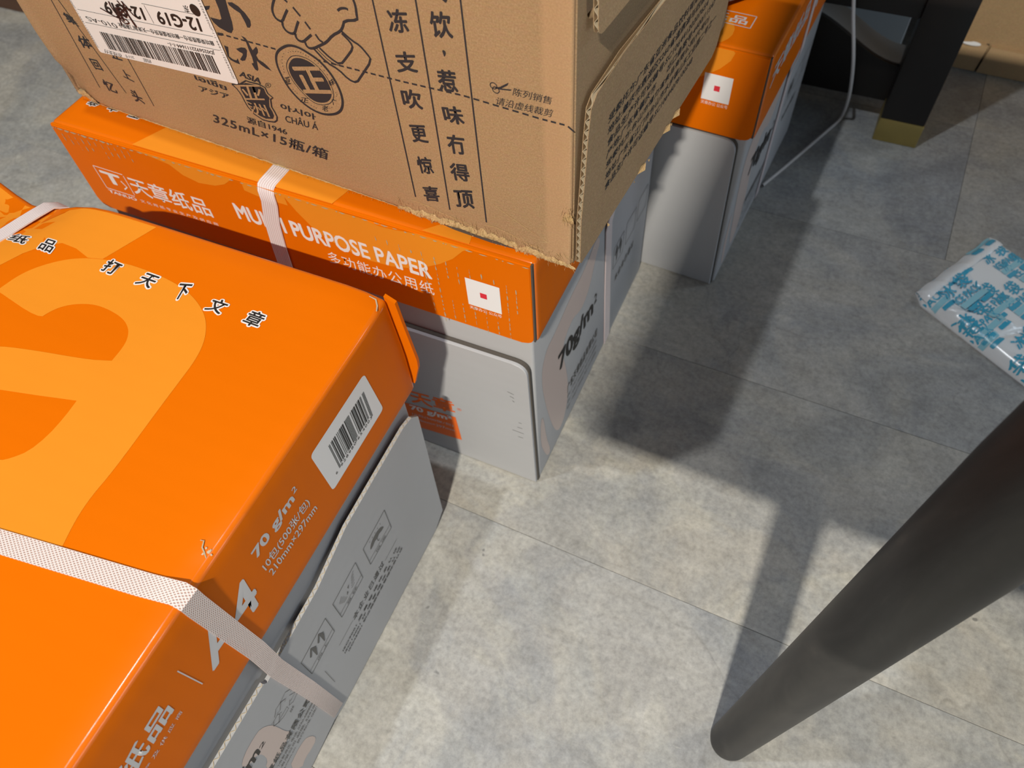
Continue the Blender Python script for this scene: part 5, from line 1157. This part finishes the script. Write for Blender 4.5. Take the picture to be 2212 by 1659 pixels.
# ------------------------------------------------------------------ ice pack
PO = Vector((0.4750, 0.5560)); PU = Vector((0.849, 0.528)); PV = Vector((0.478, -0.878)); PW, PH = 0.153, 0.235
tP = thing('ice_pack', 'white plastic ice pack pouch with cyan print on the grey floor', 'ice pack', PO.x, PO.y, 0, 0)
def ph(s, t):
    s = min(1, max(0, s)); t = min(1, max(0, t))
    e = min(1, s / 0.10, (1 - s) / 0.10) ; e = math.sin(max(0, e) * math.pi / 2); g = min(1, t / 0.07, (1 - t) / 0.10); g = math.sin(max(0, g) * math.pi / 2)
    h = 0.0016 + 0.0125 * e * g * (0.75 + 0.25 * math.sin(3.1 * s + 1)) 
    h += 0.0022 * e * g * noise.noise(Vector((s * 4, t * 6, 2.2)))
    # creases running from the left corner and along the lower edge
    for (a, b, c, d, w, am) in ((0.0, 0.12, 0.30, 0.42, 0.016, 0.0030), (0.10, 0.42, 0.42, 0.50, 0.014, -0.0028), (0.42, 0.50, 0.30, 0.88, 0.014, 0.0030), (0.25, 0.05, 0.42, 0.20, 0.014, -0.0024), (0.5, 0.05, 0.40, 0.18, 0.012, 0.002)):
        dx, dy = c - a, d - b; L2 = dx * dx + dy * dy; u = max(0, min(1, ((s - a) * dx + (t - b) * dy) / L2)); q = math.hypot(s - a - u * dx, (t - b - u * dy) * 1.5); h += am * math.exp(-(q / w) ** 2)
    return max(0.0012, h)
def pp(s, t, d=0):
    ds = 0.014 * math.sin(s * 5.0) * (1 - t) * 0.25; tt = t
    wob = 0.0006 * math.sin(s * 26) * (1 - min(1, t * 8)) 
    q = PU * (s * PW) + PV * (t * PH + wob)
    if s < 0.07 and t < 0.07: q = PU * (max(s, 0.07 - t) * PW) + PV * (t * PH)
    return Vector((q.x, q.y, ph(s, t) + d))
bm = bmesh.new(); nx, ny = 60, 90; g1 = [[bm.verts.new(pp(i / nx, j / ny)) for i in range(nx + 1)] for j in range(ny + 1)]
g0 = [[bm.verts.new(pp(i / nx, j / ny) * 1.0) for i in range(nx + 1)] for j in (0,)]
for j in range(ny):
    for i in range(nx): bm.faces.new((g1[j][i], g1[j][i + 1], g1[j + 1][i + 1], g1[j + 1][i]))
for v in g0[0]: bm.verts.remove(v)
# underside
rim = [g1[0][i] for i in range(nx + 1)] + [g1[j][nx] for j in range(1, ny + 1)] + [g1[ny][i] for i in range(nx - 1, -1, -1)] + [g1[j][0] for j in range(ny - 1, 0, -1)]
low = [bm.verts.new((v.co.x, v.co.y, 0.0003)) for v in rim]; n = len(rim)
for i in range(n): bm.faces.new((rim[i], rim[(i + 1) % n], low[(i + 1) % n], low[i]))
bm.faces.new(low[::-1]); obj('pouch', bm, M['pouch'], tP, 60)
fP = lambda a, b, d: pp(a / PW, b / PH, d)
# seal strip folded over along the upper left edge
bm = bmesh.new(); rows = []
for i in range(41):
    s = 0.02 + 0.96 * i / 40; rows.append([bm.verts.new(pp(s, t, 0.0012 + 0.0016 * math.sin(math.pi * k / 4) + 0.0006 * math.sin(s * 40))) for k, t in enumerate((0.004, 0.022, 0.045, 0.065, 0.082))])
for a, b in zip(rows, rows[1:]):
    for k in range(4): bm.faces.new((a[k], a[k + 1], b[k + 1], b[k]))
obj('folded_seal', bm, M['pouch'], tP, 60)
def motif(s, t, sc=1.0, lift=0.0009):
    """one print unit: splashy 'ice' and 'bag' characters, the words ICE PACK and bars; (s, t) metres on the pouch, print runs along +u"""
    w = 0.045 * sc; b1 = bmesh.new(); b2 = bmesh.new()
    def Q(x, y): return (s + x * w, t + (1 - y) * w * 0.92)
    def par(x0, y0, x1, y1): return [Q(x0, y0), Q(x1, y0), Q(x0, y1)]
    text2(b1, '冰', par(-0.04, 0.64, 0.34, 1.02), 0.02); text2(b1, '袋', par(0.50, 0.64, 0.92, 1.08), 0.02)
    text2(b1, 'ICE PACK', par(0.02, 0.36, 0.98, 0.58), 0.03)
    for y0, y1 in ((0.16, 0.33),): poly2(b2, [Q(0.02, y0), Q(0.98, y0), Q(0.98, y1), Q(0.02, y1)])
    poly2(b1, [tuple(v) for v in rounded([Q(0.02, 0.0), Q(0.40, 0.0), Q(0.40, 0.13), Q(0.02, 0.13)], 0.0012, 2)]); poly2(b1, [tuple(v) for v in rounded([Q(0.60, 0.0), Q(0.98, 0.0), Q(0.98, 0.13), Q(0.60, 0.13)], 0.0012, 2)])
    for b, m, nm in ((b1, 'cyan_ink', 'pouch_print'), (b2, 'cyan_soft', 'pouch_print_bars')):
        for co, no in (((0.0008, 0, 0), (-1, 0, 0)), ((PW - .0008, 0, 0), (1, 0, 0)), ((0, 0.0008, 0), (0, -1, 0)), ((0, PH - .001, 0), (0, 1, 0))):
            bmesh.ops.bisect_plane(b, geom=b.verts[:] + b.edges[:] + b.faces[:], plane_co=co, plane_no=no, clear_outer=True, dist=1e-7)
        if not b.faces: b.free(); continue
        ink(nm, b, M[m], tP, fP, lift, 0.004)
for ms, mt in ((0.036, -0.018), (0.036, 0.047), (0.036, 0.112), (0.036, 0.177), (-0.021, 0.000), (-0.021, 0.065), (-0.021, 0.130), (0.104, 0.016), (0.104, 0.081), (0.104, 0.146)): motif(ms, mt)
motif(0.100, -0.030, 1.0, 0.0040)
motif(0.020, 0.020, 1.0, 0.0032); motif(0.003, 0.056, 1.0); motif(0.062, 0.062, 1.0); motif(0.112, 0.036, 1.0); motif(0.026, 0.112, 1.0); motif(0.084, 0.122, 1.0); motif(0.004, 0.165); motif(0.060, 0.180); motif(0.115, 0.098)

# ------------------------------------------------------------------ odds and ends at the frame's edge
tS = thing('metal_sheet', 'thin grey metal sheet lying on the farthest orange carton', 'sheet', GEO['C'][0], GEO['C'][1], HC, GEO['C'][2])
bm = bmesh.new(); prism(bm, [(-0.060, 0.052), (-0.020, 0.125), (-0.020, 0.30), (-0.110, 0.30), (-0.110, 0.08)], lambda a, b, d: Vector((a, b, 0.0010 + d + (0.012 * max(0, 0.12 - b) / 0.07))), 0.0, 0.0025); obj('sheet', bm, M['grey_metal'], tS, 20)
tW = thing('cabinet', 'dark brown wooden cabinet base behind the bottle box at the upper left', 'cabinet', -0.8289, 1.4019, 0, math.radians(-28))
bm = bmesh.new(); box(bm, (-0.5, 0, 0.0), (0.35, 0.4, 0.6), 0.004, 2); obj('body', bm, M['brown_wood'], tW, 35)
bm = bmesh.new(); box(bm, (-0.49, -0.012, 0.05), (0.34, 0.0, 0.59), 0.003, 2); obj('door', bm, M['brown_wood'], tW, 35)

# prints and scuffs too small to pick apart singly
for o in bpy.data.objects:
    if o.name.split('.')[0] in ('torn_corner', 'torn_edge', 'worn_flutes', 'worn_top_edge', 'small_print', 'scuff_lines', 'scuff', 'handling_symbols', 'certification_lines', 'maker_lines', 'barcode', 'dashed_cut_line', 'label_rules', 'paper_tear', 'marker_scribble', 'pouch_print', 'pouch_print_bars', 'line_drawn_hand', 'recycling_symbol', 'logo', 'boxed_lettering'): o['kind'] = 'stuff'
